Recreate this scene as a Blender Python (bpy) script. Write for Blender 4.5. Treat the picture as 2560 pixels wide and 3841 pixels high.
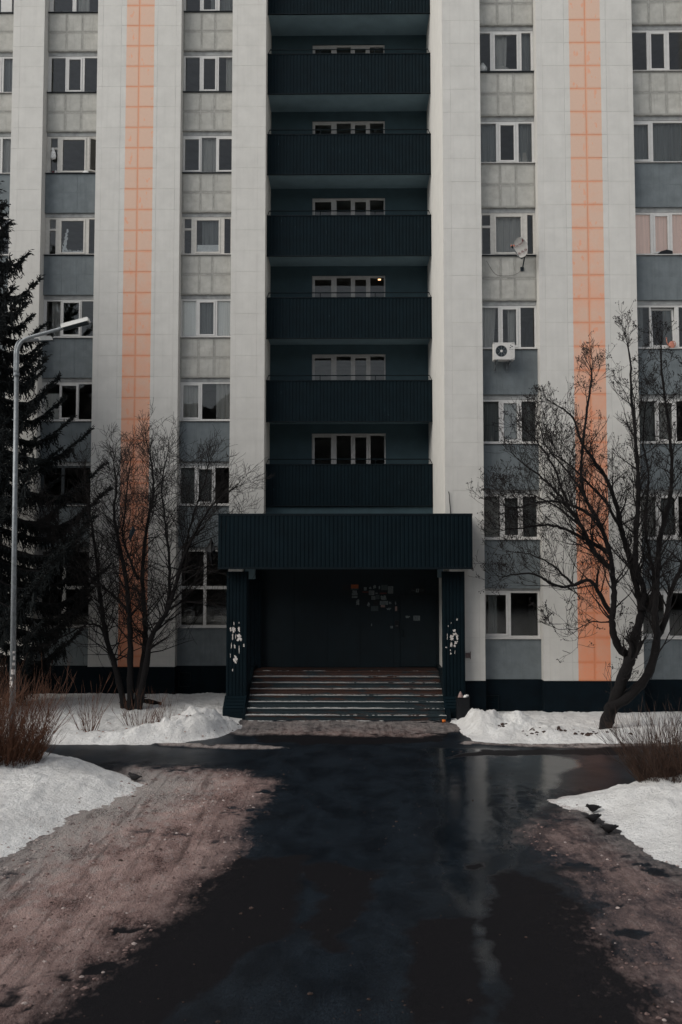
import bpy, math, random
import numpy as np
from mathutils import Matrix, Vector, noise as mnoise

for o in list(bpy.data.objects):
    bpy.data.objects.remove(o, do_unlink=True)
scene = bpy.context.scene
C = scene.collection
R = math.radians

# ------------------------------------------------------------------ camera
cam_d = bpy.data.cameras.new('camera')
cam = bpy.data.objects.new('camera', cam_d)
C.objects.link(cam)
cam_d.sensor_fit = 'HORIZONTAL'
cam_d.sensor_width = 24.0
cam_d.lens = 30.786
cam_d.clip_start = 0.1
cam_d.clip_end = 2000
cam.location = (0, 0, 4.326)
cam.rotation_euler = (math.pi / 2 + 0.05598, 0, 0.009836)
cam_d.dof.use_dof = True
cam_d.dof.focus_distance = 26.5
cam_d.dof.aperture_fstop = 2.0
scene.camera = cam

# ------------------------------------------------------------------ sky, sun, exposure
SUN_AZ, SUN_EL = 62, 38            # soft light from behind the camera, a little left
world = bpy.data.worlds.new('World')
scene.world = world
world.use_nodes = True
wn = world.node_tree
wn.nodes.clear()
sky = wn.nodes.new('ShaderNodeTexSky')
sky.sky_type = 'NISHITA'
sky.sun_disc = False
sky.sun_elevation = R(SUN_EL)
sky.sun_rotation = R(180 + SUN_AZ)
sky.air_density = 1.0
sky.dust_density = 0.3
sky.ozone_density = 1.0
hs = wn.nodes.new('ShaderNodeHueSaturation')
hs.inputs['Saturation'].default_value = 0.30   # a cloud sheet greys the blue evenly
bg = wn.nodes.new('ShaderNodeBackground')
bg.inputs['Strength'].default_value = 0.085
wo = wn.nodes.new('ShaderNodeOutputWorld')
wn.links.new(sky.outputs[0], hs.inputs['Color'])
wn.links.new(hs.outputs[0], bg.inputs['Color'])
wn.links.new(bg.outputs[0], wo.inputs['Surface'])

sun_d = bpy.data.lights.new('sun', 'SUN')
sun_d.energy = 1.5
sun_d.angle = R(55)
sun_d.color = (1.0, 0.94, 0.85)
sun = bpy.data.objects.new('sun', sun_d)
C.objects.link(sun)
sun.rotation_euler = (R(90 - SUN_EL), 0, R(-SUN_AZ))

scene.view_settings.view_transform = 'Standard'
scene.view_settings.look = 'None'
scene.view_settings.exposure = 0.71
scene.view_settings.gamma = 1.0
scene.view_settings.use_curve_mapping = False
scene.cycles.max_bounces = 6
scene.cycles.transparent_max_bounces = 10
scene.cycles.use_denoising = True

random.seed(7)
rng = np.random.default_rng(11)

# ------------------------------------------------------------------ helpers
WM = {}


class MB:
    """collects faces; build() links them as one mesh object"""

    def __init__(self):
        self.v, self.f, self.m = [], [], []

    def face(self, pts, m=0):
        b = len(self.v)
        self.v += [tuple(p) for p in pts]
        self.f.append(tuple(range(b, b + len(pts))))
        self.m.append(m)

    def box(self, x0, x1, y0, y1, z0, z1, m=0):
        b = len(self.v)
        self.v += [(x0, y0, z0), (x1, y0, z0), (x1, y1, z0), (x0, y1, z0), (x0, y0, z1), (x1, y0, z1), (x1, y1, z1), (x0, y1, z1)]
        for q in ((0, 1, 5, 4), (1, 2, 6, 5), (2, 3, 7, 6), (3, 0, 4, 7), (4, 5, 6, 7), (3, 2, 1, 0)):
            self.f.append(tuple(b + i for i in q))
            self.m.append(m)

    def hexa(self, p, m=0):
        b = len(self.v)
        self.v += [tuple(q) for q in p]
        for q in ((0, 1, 5, 4), (1, 2, 6, 5), (2, 3, 7, 6), (3, 0, 4, 7), (4, 5, 6, 7), (3, 2, 1, 0)):
            self.f.append(tuple(b + i for i in q))
            self.m.append(m)

    def prism_x(self, prof, x0, x1, m=0):
        """profile of (y, z) points pushed along x"""
        n = len(prof)
        b = len(self.v)
        self.v += [(x0, y, z) for y, z in prof] + [(x1, y, z) for y, z in prof]
        self.f.append(tuple(b + i for i in range(n)))
        self.f.append(tuple(b + n + i for i in reversed(range(n))))
        self.m += [m, m]
        for i in range(n):
            j = (i + 1) % n
            self.f.append((b + i, b + n + i, b + n + j, b + j))
            self.m.append(m)

    def tube(self, pts, rad, n=5, m=0, cap=True):
        pts = [Vector(p) for p in pts]
        k = len(pts)
        if not hasattr(rad, '__len__'):
            rad = [rad] * k
        b = len(self.v)
        ref = Vector((0.3, 0.9, 0.2))
        for i, p in enumerate(pts):
            d = (pts[min(i + 1, k - 1)] - pts[max(i - 1, 0)])
            if d.length < 1e-9:
                d = Vector((0, 0, 1))
            d.normalize()
            if abs(d.dot(ref)) > 0.95:
                ref = Vector((0.9, 0.1, 0.4))
            u = d.cross(ref).normalized()
            w = d.cross(u)
            for j in range(n):
                a = 2 * math.pi * j / n
                q = p + (u * math.cos(a) + w * math.sin(a)) * rad[i]
                self.v.append((q.x, q.y, q.z))
        for i in range(k - 1):
            for j in range(n):
                j2 = (j + 1) % n
                self.f.append((b + i * n + j, b + i * n + j2, b + (i + 1) * n + j2, b + (i + 1) * n + j))
                self.m.append(m)
        if cap:
            self.f.append(tuple(b + j for j in reversed(range(n))))
            self.f.append(tuple(b + (k - 1) * n + j for j in range(n)))
            self.m += [m, m]

    def build(self, name, mats, parent=None, smooth=False, world=None):
        me = bpy.data.meshes.new(name)
        me.from_pydata(self.v, [], self.f)
        mats = mats if isinstance(mats, (list, tuple)) else [mats]
        for x in mats:
            me.materials.append(x)
        if len(mats) > 1:
            me.polygons.foreach_set('material_index', self.m)
        if smooth:
            me.polygons.foreach_set('use_smooth', [True] * len(self.f))
        me.update()
        return link(name, me, parent, world)


def link(name, data, parent=None, world=None):
    o = bpy.data.objects.new(name, data)
    C.objects.link(o)
    w = world if world is not None else Matrix.Identity(4)
    o.matrix_basis = w
    WM[o.name] = w
    if parent is not None:
        o.parent = parent
        o.matrix_parent_inverse = WM[parent.name].inverted()
    return o


def empty(name, loc):
    o = link(name, None, None, Matrix.Translation(loc))
    o.empty_display_size = 0.3
    return o


def tag(o, label=None, cat=None, group=None, kind=None):
    if label:
        o['label'] = label
    if cat:
        o['category'] = cat
    if group:
        o['group'] = group
    if kind:
        o['kind'] = kind
    return o


def smooth_path(pts, sub=4):
    P = [Vector(p) for p in pts]
    out = []
    for i in range(len(P) - 1):
        a, b, c, d = P[max(i - 1, 0)], P[i], P[i + 1], P[min(i + 2, len(P) - 1)]
        for s in range(sub):
            t = s / sub
            out.append(0.5 * ((2 * b) + (c - a) * t + (2 * a - 5 * b + 4 * c - d) * t * t + (3 * b - a - 3 * c + d) * t ** 3))
    out.append(P[-1])
    return out


# ------------------------------------------------------------------ materials
class N:
    def __init__(self, name):
        self.mat = bpy.data.materials.new(name)
        self.mat.use_nodes = True
        self.t = self.mat.node_tree
        self.t.nodes.clear()
        self.out = self.t.nodes.new('ShaderNodeOutputMaterial')

    def n(self, typ, ins=None, **kw):
        nd = self.t.nodes.new('ShaderNode' + typ)
        for k, v in kw.items():
            setattr(nd, k, v)
        for k, v in (ins or {}).items():
            s = nd.inputs[k]
            if hasattr(v, 'is_output'):
                self.t.links.new(v, s)
            else:
                if isinstance(v, tuple) and len(v) == 3 and s.type == 'RGBA':
                    v = v + (1,)
                s.default_value = v
        return nd.outputs

    def math(self, op, a, b=0.0, clamp=False):
        return self.n('Math', {0: a, 1: b}, operation=op, use_clamp=clamp)[0]

    def mix(self, fac, a, b, typ='MIX'):
        nd = self.t.nodes.new('ShaderNodeMix')
        nd.data_type = 'RGBA'
        nd.blend_type = typ
        for s, v in ((nd.inputs[0], fac), (nd.inputs[6], a), (nd.inputs[7], b)):
            if hasattr(v, 'is_output'):
                self.t.links.new(v, s)
            else:
                s.default_value = (v + (1,)) if isinstance(v, tuple) else v
        return nd.outputs[2]

    def ramp(self, fac, lo, hi, a=0.0, b=1.0):
        return self.n('MapRange', {0: fac, 1: lo, 2: hi, 3: a, 4: b})[0]

    def pos(self, sc=(1, 1, 1)):
        g = self.n('NewGeometry')['Position']
        return self.n('Mapping', {'Vector': g, 'Scale': sc})[0]

    def noise(self, vec, scale, detail=4, rough=0.55, dist=0.0):
        return self.n('TexNoise', {'Vector': vec, 'Scale': scale, 'Detail': detail, 'Roughness': rough, 'Distortion': dist})[0]

    def bump(self, h, strength=0.3, dist=0.01):
        return self.n('Bump', {'Height': h, 'Strength': strength, 'Distance': dist})[0]

    def done(self, **ins):
        p = self.n('BsdfPrincipled', {k.replace('_', ' '): v for k, v in ins.items()})
        self.t.links.new(p[0], self.out.inputs['Surface'])
        return self.mat


def simple(name, col, rough=0.7, var=0.18, scale=6.0, bump=0.15, bdist=0.004, metallic=0.0, streak=0.0, spec=0.3):
    m = N(name)
    p = m.pos()
    n1 = m.noise(p, scale, 5)
    lo = tuple(c * (1 - var) for c in col)
    hi = tuple(min(1, c * (1 + var)) for c in col)
    c = m.mix(m.ramp(n1, .3, .7), lo, hi)
    if streak:
        s = m.noise(m.pos((14, 14, .7)), 1.0, 4)
        c = m.mix(m.ramp(s, .5, .75, 0, streak), c, tuple(k * .45 for k in col))
    n2 = m.noise(p, scale * 9, 3)
    return m.done(Base_Color=c, Roughness=rough, Metallic=metallic, Specular_IOR_Level=spec, Normal=m.bump(n2, bump, bdist))


def facade_mat(name, white, o_low, o_high, darken):
    """painted render; two orange bands run up the wide pillars and turn paler towards the top"""
    m = N(name)
    g = m.n('NewGeometry')['Position']
    sx = m.n('SeparateXYZ', {0: g})
    wob = m.math('MULTIPLY', m.math('SUBTRACT', m.noise(m.pos((0, 0, 1.5)), 3.0, 3), .5), .03)
    x = m.math('ADD', sx[0], wob)
    bands = None
    for a, b in ((-7.467, -6.535), (6.504, 7.425)):
        k = m.math('MULTIPLY', m.math('GREATER_THAN', x, a), m.math('LESS_THAN', x, b))
        bands = k if bands is None else m.math('ADD', bands, k)
    n1 = m.noise(m.pos(), 2.2, 6, .6)
    n3 = m.noise(m.pos((9, 9, .5)), 1.0, 5)
    n4 = m.noise(m.pos(), 14, 5, .65)
    rnd = m.n('ObjectInfo')['Random']
    w = m.mix(m.ramp(n1, .3, .72), tuple(c * .93 for c in white), tuple(c * 1.05 for c in white))
    w = m.mix(m.ramp(n3, .50, .74, 0, .17), w, tuple(c * .70 for c in white))
    w = m.mix(m.ramp(rnd, 0, 1, 0, .08), w, tuple(c * .6 for c in white))
    h = m.ramp(m.math('ADD', sx[2], m.math('MULTIPLY', m.math('SUBTRACT', n1, .5), 16.0)), .5, 15.0)
    o = m.mix(h, o_low, o_high)
    spots = m.ramp(m.noise(m.pos((2.2, 2.2, 1.1)), 2.6, 3, .5), .62, .67)
    o = m.mix(m.math('MULTIPLY', spots, .55), o, o_low)
    o = m.mix(m.ramp(n4, .35, .7, 0, .25), o, tuple(c * .86 for c in o_high))
    if not darken:
        ge = m.n('SeparateXYZ', {0: m.n('TexCoord')['Generated']})
        ex = m.math('MINIMUM', ge[0], m.math('SUBTRACT', 1.0, ge[0]))
        ez = m.math('MINIMUM', ge[2], m.math('SUBTRACT', 1.0, ge[2]))
        ed = m.math('ADD', m.math('MINIMUM', ex, ez), m.math('MULTIPLY', m.math('SUBTRACT', m.noise(m.pos(), 7, 5, .6), .5), .09))
        o = m.mix(m.ramp(ed, .0, .085, .85, 0), o, m.mix(h, (.74, .26, .13), (.67, .37, .25)))
    c = m.mix(bands, w, o)
    if darken:
        c = m.mix(m.ramp(n4, .3, .7, 0, .6), c, m.mix(bands, tuple(k * .8 for k in white), o_low))
    nb = m.noise(m.pos(), 55, 4, .6)
    return m.done(Base_Color=c, Roughness=.85, Specular_IOR_Level=.15, Normal=m.bump(nb, .25, .006))


def old_tile_mat():
    m = N('weathered_concrete')
    rnd = m.n('ObjectInfo')['Random']
    n1 = m.noise(m.pos(), 3.0, 6, .65)
    n2 = m.noise(m.pos((7, 7, .8)), 1.2, 5, .6)
    c = m.mix(m.ramp(n1, .3, .7), (.36, .35, .32), (.53, .52, .48))
    c = m.mix(m.ramp(rnd, 0, 1, 0, .35), c, (.36, .36, .34))
    c = m.mix(m.ramp(n2, .55, .75, 0, .55), c, (.24, .24, .22))
    ge = m.n('SeparateXYZ', {0: m.n('TexCoord')['Generated']})
    ex = m.math('MINIMUM', ge[0], m.math('SUBTRACT', 1.0, ge[0]))
    ez = m.math('MINIMUM', ge[2], m.math('SUBTRACT', 1.0, ge[2]))
    ed = m.math('ADD', m.math('MINIMUM', ex, ez), m.math('MULTIPLY', m.math('SUBTRACT', m.noise(m.pos(), 9, 5, .6), .5), .12))
    c = m.mix(m.ramp(ed, .01, .11, .9, 0), c, (.29, .285, .26))
    nb = m.noise(m.pos(), 40, 5, .65)
    return m.done(Base_Color=c, Roughness=.9, Specular_IOR_Level=.1, Normal=m.bump(nb, .5, .01))


def glass_mat():
    m = N('window_glass')
    tr = m.n('BsdfTransparent', {'Color': (.965, .975, .97)})[0]
    gl = m.n('BsdfGlossy', {'Color': (1.0, .99, .97), 'Roughness': .015,
                            'Normal': m.bump(m.noise(m.pos(), 1.0, 1), .02, .02)})[0]
    fr = m.n('Fresnel', {'IOR': 1.40})[0]
    mx = m.n('MixShader', {0: fr, 1: tr, 2: gl})[0]
    m.t.links.new(mx, m.out.inputs['Surface'])
    return m.mat


def snow_mat():
    m = N('snow')
    p = m.pos()
    dirt = m.n('Attribute', attribute_name='dirt')['Fac']
    n1 = m.noise(p, 1.3, 6, .6)
    n2 = m.noise(p, 9, 6, .7)
    n3 = m.noise(m.pos((1, 1, 3)), 26, 4, .7)
    c = m.mix(m.ramp(n1, .3, .7), (.66, .65, .635), (.86, .855, .84))
    sp = m.math('MULTIPLY', m.ramp(n3, .60, .68), m.ramp(n2, .46, .6))
    c = m.mix(m.math('MULTIPLY', sp, .65), c, (.22, .18, .165))
    c = m.mix(m.ramp(n2, .40, .30, 0, .5), c, (.36, .35, .345))
    dm = m.math('MULTIPLY', m.ramp(m.math('ADD', dirt, m.math('MULTIPLY', m.math('SUBTRACT', n2, .5), 1.1)), .35, .75), .85)
    brown = m.mix(m.ramp(n3, .35, .65), (.17, .115, .10), (.36, .27, .24))
    c = m.mix(dm, c, brown)
    h = m.math('ADD', m.math('MULTIPLY', m.noise(p, 6, 7, .68), 1.0), m.math('MULTIPLY', n3, .35))
    return m.done(Base_Color=c, Roughness=.75, Specular_IOR_Level=.2, Normal=m.bump(h, 1.0, .10))


def road_mat():
    """wet asphalt, trodden dirty ice where the attribute 'slush' says so, dull frozen film where 'matte' does"""
    m = N('wet_asphalt')
    p = m.pos()
    pp = m.pos((1.0, .6, 1))
    matte = m.n('Attribute', attribute_name='matte')['Fac']
    slush = m.n('Attribute', attribute_name='slush')['Fac']
    clean = m.n('Attribute', attribute_name='clean')['Fac']
    n1 = m.noise(p, .9, 6, .6)
    n2 = m.noise(pp, 6, 7, .7)
    n3 = m.noise(p, 90, 3, .6)
    n4 = m.noise(pp, 1.7, 7, .65)
    n5 = m.noise(pp, 22, 5, .7)
    n6 = m.noise(pp, 48, 4, .65)
    sheen = m.n('Attribute', attribute_name='sheen')['Fac']
    e = m.math('ADD', matte, m.math('MULTIPLY', m.math('SUBTRACT', n2, .5), .9))
    k = m.ramp(e, .25, .80)
    wet = m.mix(m.ramp(m.math('ADD', m.math('MULTIPLY', n3, .6), m.math('MULTIPLY', n6, .4)), .42, .60), (.0018, .0034, .0062), (.021, .029, .038))
    wet = m.mix(m.ramp(n4, .40, .62, 0, .75), wet, (.0030, .0042, .0062))
    dry = m.mix(m.ramp(n3, .40, .68), (.0050, .0050, .0062), (.0150, .0140, .0155))
    c = m.mix(k, wet, dry)
    # trodden ice: brown crust; pale crumbs and dark pits put relief shading into the colour
    ice = m.mix(m.ramp(n4, .36, .64), (.28, .180, .163), (.58, .415, .378))
    wm = m.ramp(m.math('ADD', m.math('MULTIPLY', clean, .85), m.math('MULTIPLY', m.math('SUBTRACT', n2, .5), 1.5)), .35, .80)
    ice = m.mix(m.math('MULTIPLY', wm, .9), ice, (.54, .50, .475))
    crumb = m.ramp(m.math('ADD', n5, m.math('MULTIPLY', m.math('SUBTRACT', n2, .5), .8)), .54, .64)
    ice = m.mix(m.math('MULTIPLY', crumb, .60), ice, (.50, .41, .385))
    pit_shade = m.ramp(m.math('ADD', n6, m.math('MULTIPLY', m.math('SUBTRACT', n4, .5), .9)), .40, .30)
    ice = m.mix(m.math('MULTIPLY', pit_shade, .85), ice, (.030, .022, .022))
    pit_shade2 = m.ramp(n2, .37, .31)
    ice = m.mix(m.math('MULTIPLY', pit_shade2, .8), ice, (.035, .027, .027))
    rut = m.noise(m.pos((7.0, .55, 1)), 1.0, 5, .6)
    ice = m.mix(m.ramp(rut, .52, .66, 0, .55), ice, (.060, .042, .040))
    ice = m.mix(m.ramp(slush, .25, .95, .75, 0), ice, (.060, .042, .040))
    s0 = m.math('ADD', slush, m.math('ADD', m.math('MULTIPLY', m.math('SUBTRACT', n2, .5), .85), m.math('ADD', m.math('MULTIPLY', m.math('SUBTRACT', n5, .5), .5), m.math('MULTIPLY', m.math('SUBTRACT', n4, .5), .6))))
    sk = m.ramp(s0, .28, .80)
    c = m.mix(sk, c, ice)
    sh = m.ramp(m.math('ADD', sheen, m.math('MULTIPLY', m.math('SUBTRACT', n4, .5), .5)), .25, .75)
    r0 = m.n('Mix', {0: sh, 2: m.ramp(n1, .3, .75, .30, .42), 3: .12})[0]
    r1 = m.n('Mix', {0: k, 2: r0, 3: .55})[0]
    rough = m.n('Mix', {0: m.ramp(s0, .15, .6), 2: r1, 3: .75})[0]
    h = m.math('ADD', m.math('MULTIPLY', n3, .35), m.math('ADD', m.math('MULTIPLY', n2, .8), m.math('ADD', m.math('MULTIPLY', n5, .9), m.math('MULTIPLY', n6, .4))))
    bs = m.n('Mix', {0: sk, 2: m.n('Mix', {0: sh, 2: .26, 3: .06})[0], 3: 1.0})[0]
    bd = m.n('Mix', {0: sk, 2: .010, 3: .12})[0]
    nrm = m.n('Bump', {'Height': h, 'Strength': bs, 'Distance': bd})[0]
    sp0 = m.n('Mix', {0: sh, 2: .13, 3: 1.0})[0]
    sp = m.n('Mix', {0: m.math('MAXIMUM', k, sk), 2: sp0, 3: .06})[0]
    return m.done(Base_Color=c, Roughness=rough, Specular_IOR_Level=sp, Normal=nrm)


def step_mat():
    m = N('worn_step_paint')
    rnd = m.n('ObjectInfo')['Random']
    n1 = m.noise(m.pos((.8, 2, 5)), 1.7, 5, .6)
    n2 = m.noise(m.pos((3, 3, 8)), 5, 6, .7)
    teal = m.mix(m.ramp(n2, .3, .7), (.007, .016, .021), (.022, .038, .044))
    rust = m.mix(m.ramp(n2, .3, .7), (.018, .010, .0085), (.085, .036, .023))
    k = m.ramp(m.math('ADD', n1, m.math('MULTIPLY', m.math('SUBTRACT', rnd, .5), .35)), .50, .62)
    return m.done(Base_Color=m.mix(k, teal, rust), Roughness=.55, Normal=m.bump(n2, .4, .01))


M = {
    'facade': facade_mat('facade_paint', (.615, .60, .565), (.80, .315, .175), (.68, .475, .37), False),
    'joint': facade_mat('facade_joint', (.575, .56, .53), (.74, .26, .13), (.67, .35, .23), True),
    'old': old_tile_mat(),
    'oldjoint': simple('stained_joint', (.335, .33, .305), .9, .3, 7, .3),
    'grey': simple('grey_facade_paint', (.150, .172, .182), .8, .14, 3.5, .5, .01, streak=.25),
    'greyjoint': simple('grey_joint_paint', (.160, .182, .190), .85, .16, 6, .3),
    'lintel': simple('lintel_concrete', (.33, .335, .33), .9, .22, 5, .4),
    'plinth': simple('plinth_paint', (.0022, .0066, .0104), .8, .25, 3, .4, .008, streak=.3, spec=.12),
    'clad': simple('dark_profiled_sheet', (.0026, .0086, .0124), .6, .20, 2.5, .1, .003, spec=.10),
    'trim': simple('dark_trim', (.003, .0075, .0105), .5, .2, 4, .1, spec=.15),
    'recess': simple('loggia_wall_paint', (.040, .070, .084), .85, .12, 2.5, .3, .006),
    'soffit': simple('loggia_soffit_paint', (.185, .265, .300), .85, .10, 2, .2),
    'pvc': simple('white_window_plastic', (.60, .59, .57), .45, .05, 8, .03),
    'wood': simple('old_white_window_paint', (.55, .53, .49), .7, .08, 9, .15, .003),
    'darkframe': simple('dark_window_frame', (.05, .06, .065), .5, .2, 8, .05),
    'loggiaframe': simple('loggia_window_frame', (.42, .41, .40), .55, .08, 8, .05),
    'sillw': simple('pale_sill_sheet', (.52, .51, .49), .5, .12, 9, .1),
    'silld': simple('dark_sill_sheet', (.03, .035, .04), .55, .25, 9, .1),
    'glass': glass_mat(),
    'room': simple('room_plaster', (.30, .29, .27), .9, .15, 2, .1),
    'steel': simple('galvanised_steel', (.20, .215, .225), .5, .25, 14, .12, .003, metallic=.6, streak=.25),
    'lampwhite': simple('lamp_housing', (.52, .52, .50), .4, .08, 12, .05),
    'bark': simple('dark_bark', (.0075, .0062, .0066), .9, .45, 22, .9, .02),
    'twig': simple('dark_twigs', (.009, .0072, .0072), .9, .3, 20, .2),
    'redstem': simple('red_brown_stems', (.092, .040, .022), .8, .45, 9, .2),
    'brownstem': simple('dark_brown_stems', (.040, .021, .014), .8, .6, 9, .2),
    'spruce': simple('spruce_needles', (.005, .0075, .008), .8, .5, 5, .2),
    'snow': snow_mat(), 'road': road_mat(), 'step': step_mat(),
    'crust': simple('step_snow', (.40, .395, .385), .8, .18, 12, .5, .02),
    'door': simple('painted_steel_door', (.0034, .0105, .0148), .6, .22, 2.2, .12, .004, streak=.35),
    'paper': simple('paper', (.15, .175, .18), .85, .3, 25, .1),
    'paperdim': simple('faded_paper', (.055, .072, .076), .85, .4, 40, .1),
    'ink': simple('printed_ink', (.03, .035, .038), .8, .2, 30, 0),
    'orangepaper': simple('orange_sticker', (.22, .06, .02), .7, .35, 25, .1),
    'redpaper': simple('red_strip', (.09, .022, .02), .7, .3, 25, .1),
    'pinkpaper': simple('pinkish_paper', (.26, .18, .165), .8, .3, 30, .1),
    'tornpaper': simple('torn_white_paper', (.60, .56, .53), .9, .25, 35, .3),
    'black': simple('black_plastic', (.006, .007, .009), .5, .3, 12, .2),
    'acwhite': simple('ac_casing', (.58, .565, .54), .5, .06, 10, .05),
    'acdark': simple('ac_grille_dark', (.012, .020, .026), .6, .3, 10, .1),
    'dish': simple('dish_enamel', (.37, .36, .345), .5, .10, 8, .08),
    'dkred': simple('dark_red_print', (.10, .02, .025), .6, .2, 10, 0),
    'pinkplastic': simple('salmon_plastic', (.50, .20, .14), .6, .2, 14, .1),
    'orange': simple('orange_label', (.55, .13, .015), .5, .2, 14, .05),
    'bagwhite': simple('white_plastic_bag', (.74, .73, .71), .45, .2, 18, .5, .02),
    'foil': simple('crumpled_white_film', (.88, .88, .87), .42, .08, 9, .9, .03),
    'bird': simple('dark_feathers', (.010, .009, .010), .7, .5, 30, .3, .004),
    'beak': simple('bird_beak', (.03, .025, .022), .5, .1, 20, 0),
    'leaf': simple('dead_leaf', (.30, .115, .06), .8, .4, 20, .2),
    'soil': simple('dark_soil', (.055, .036, .030), .95, .5, 16, .8, .02),
    'crumb': simple('pale_ice_crumbs', (.36, .30, .28), .8, .3, 30, .5, .01),
    'dirtcrumb': simple('brown_ice_crumbs', (.17, .115, .105), .85, .5, 30, .6, .01),
    'rag': simple('dark_blue_rag', (.018, .030, .040), .6, .35, 8, .3),
    'rust': simple('rusty_box', (.16, .12, .115), .8, .35, 20, .4),
    'cardboard': simple('pale_box', (.36, .34, .31), .85, .12, 8, .1),
    'pond': simple('far_trees', (.018, .019, .020), .95, .4, .6, .2),
}


def cloth_mat(name, col, trans, glow=0.0):
    m = N(name)
    n = m.noise(m.pos((22, 1, .6)), 1.0, 3)
    c = m.mix(m.ramp(n, .3, .7), tuple(k * .8 for k in col), col)
    d = m.n('BsdfDiffuse', {'Color': c})[0]
    t = m.n('BsdfTranslucent', {'Color': c})[0]
    mx = m.n('MixShader', {0: trans, 1: d, 2: t})[0]
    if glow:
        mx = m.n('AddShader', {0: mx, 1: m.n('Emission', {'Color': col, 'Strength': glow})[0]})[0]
    m.t.links.new(mx, m.out.inputs['Surface'])
    return m.mat


M['curtain'] = cloth_mat('pale_curtain', (.55, .53, .50), .25)
M['tulle'] = cloth_mat('grey_tulle', (.30, .31, .305), .3)
M['blind'] = cloth_mat('white_roller_blind', (.94, .92, .88), .02)
M['pinkblind'] = cloth_mat('pink_roller_blind', (.90, .66, .58), .15, .085)   # faint glow added to the cloth to brighten it, as if backlit

lampm = N('warm_lamp')
em = lampm.n('Emission', {'Color': (1, .55, .25, 1), 'Strength': 2.2})[0]
lampm.t.links.new(em, lampm.out.inputs['Surface'])
M['lamp'] = lampm.mat

# ------------------------------------------------------------------ numpy noise for the ground
_H = rng.random((256, 256))


def vnoise(x, y):
    xi = np.floor(x).astype(int)
    yi = np.floor(y).astype(int)
    fx, fy = x - xi, y - yi
    fx = fx * fx * (3 - 2 * fx)
    fy = fy * fy * (3 - 2 * fy)
    a = _H[xi & 255, yi & 255]
    b = _H[(xi + 1) & 255, yi & 255]
    c = _H[xi & 255, (yi + 1) & 255]
    d = _H[(xi + 1) & 255, (yi + 1) & 255]
    return (a * (1 - fx) + b * fx) * (1 - fy) + (c * (1 - fx) + d * fx) * fy


def fbm(x, y, s, o=5, g=.5):
    r, a, t = 0, 1, 0
    for i in range(o):
        r = r + a * (vnoise(x * s + 17.3 * i, y * s - 9.1 * i) - .5)
        t += a
        a *= g
        s *= 2.03
    return r / t * 2


def sdist(x, y, poly):
    """signed distance, positive inside"""
    P = np.array(poly, float)
    d = np.full(x.shape, 1e9)
    ins = np.zeros(x.shape, bool)
    n = len(P)
    for i in range(n):
        ax, ay = P[i]
        bx, by = P[(i + 1) % n]
        ex, ey = bx - ax, by - ay
        t = np.clip(((x - ax) * ex + (y - ay) * ey) / (ex * ex + ey * ey), 0, 1)
        d = np.minimum(d, np.hypot(x - ax - t * ex, y - ay - t * ey))
        c = ((ay > y) != (by > y))
        with np.errstate(divide='ignore', invalid='ignore'):
            xx = ex * (y - ay) / (ey if ey != 0 else 1e-12) + ax
        ins ^= c & (x < xx)
    return np.where(ins, d, -d)


def sstep(v, a, b):
    t = np.clip((v - a) / (b - a), 0, 1)
    return t * t * (3 - 2 * t)


def grid_obj(name, xs, ys, hfun, mat, attrs=None, keep=None, base=0.0):
    X, Y = np.meshgrid(xs, ys)
    Z = hfun(X, Y)
    nx, ny = len(xs), len(ys)
    idx = np.arange(nx * ny).reshape(ny, nx)
    q = np.stack([idx[:-1, :-1], idx[:-1, 1:], idx[1:, 1:], idx[1:, :-1]], -1).reshape(-1, 4)
    if keep is not None:
        k = (Z > keep).ravel()
        q = q[k[q].any(1)]
    used = np.unique(q)
    rem = np.full(nx * ny, -1)
    rem[used] = np.arange(len(used))
    q = rem[q]
    co = np.stack([X.ravel()[used], Y.ravel()[used], Z.ravel()[used] + base], -1)
    me = bpy.data.meshes.new(name)
    me.vertices.add(len(co))
    me.vertices.foreach_set('co', co.astype(np.float32).ravel())
    me.loops.add(len(q) * 4)
    me.loops.foreach_set('vertex_index', q.astype(np.int32).ravel())
    me.polygons.add(len(q))
    me.polygons.foreach_set('loop_start', np.arange(0, len(q) * 4, 4, dtype=np.int32))
    me.polygons.foreach_set('loop_total', np.full(len(q), 4, np.int32))
    me.polygons.foreach_set('use_smooth', np.ones(len(q), bool))
    me.update(calc_edges=True)
    me.materials.append(mat)
    for an, fn in (attrs or {}).items():
        a = me.attributes.new(an, 'FLOAT', 'POINT')
        a.data.foreach_set('value', fn(X, Y).ravel()[used].astype(np.float32))
    return link(name, me)


# ------------------------------------------------------------------ the ground
g = MB()
g.face([(-400, -400, -.09), (400, -400, -.09), (400, 400, -.09), (-400, 400, -.09)])
tag(g.build('ground', M['snow']), kind='structure')

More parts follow.
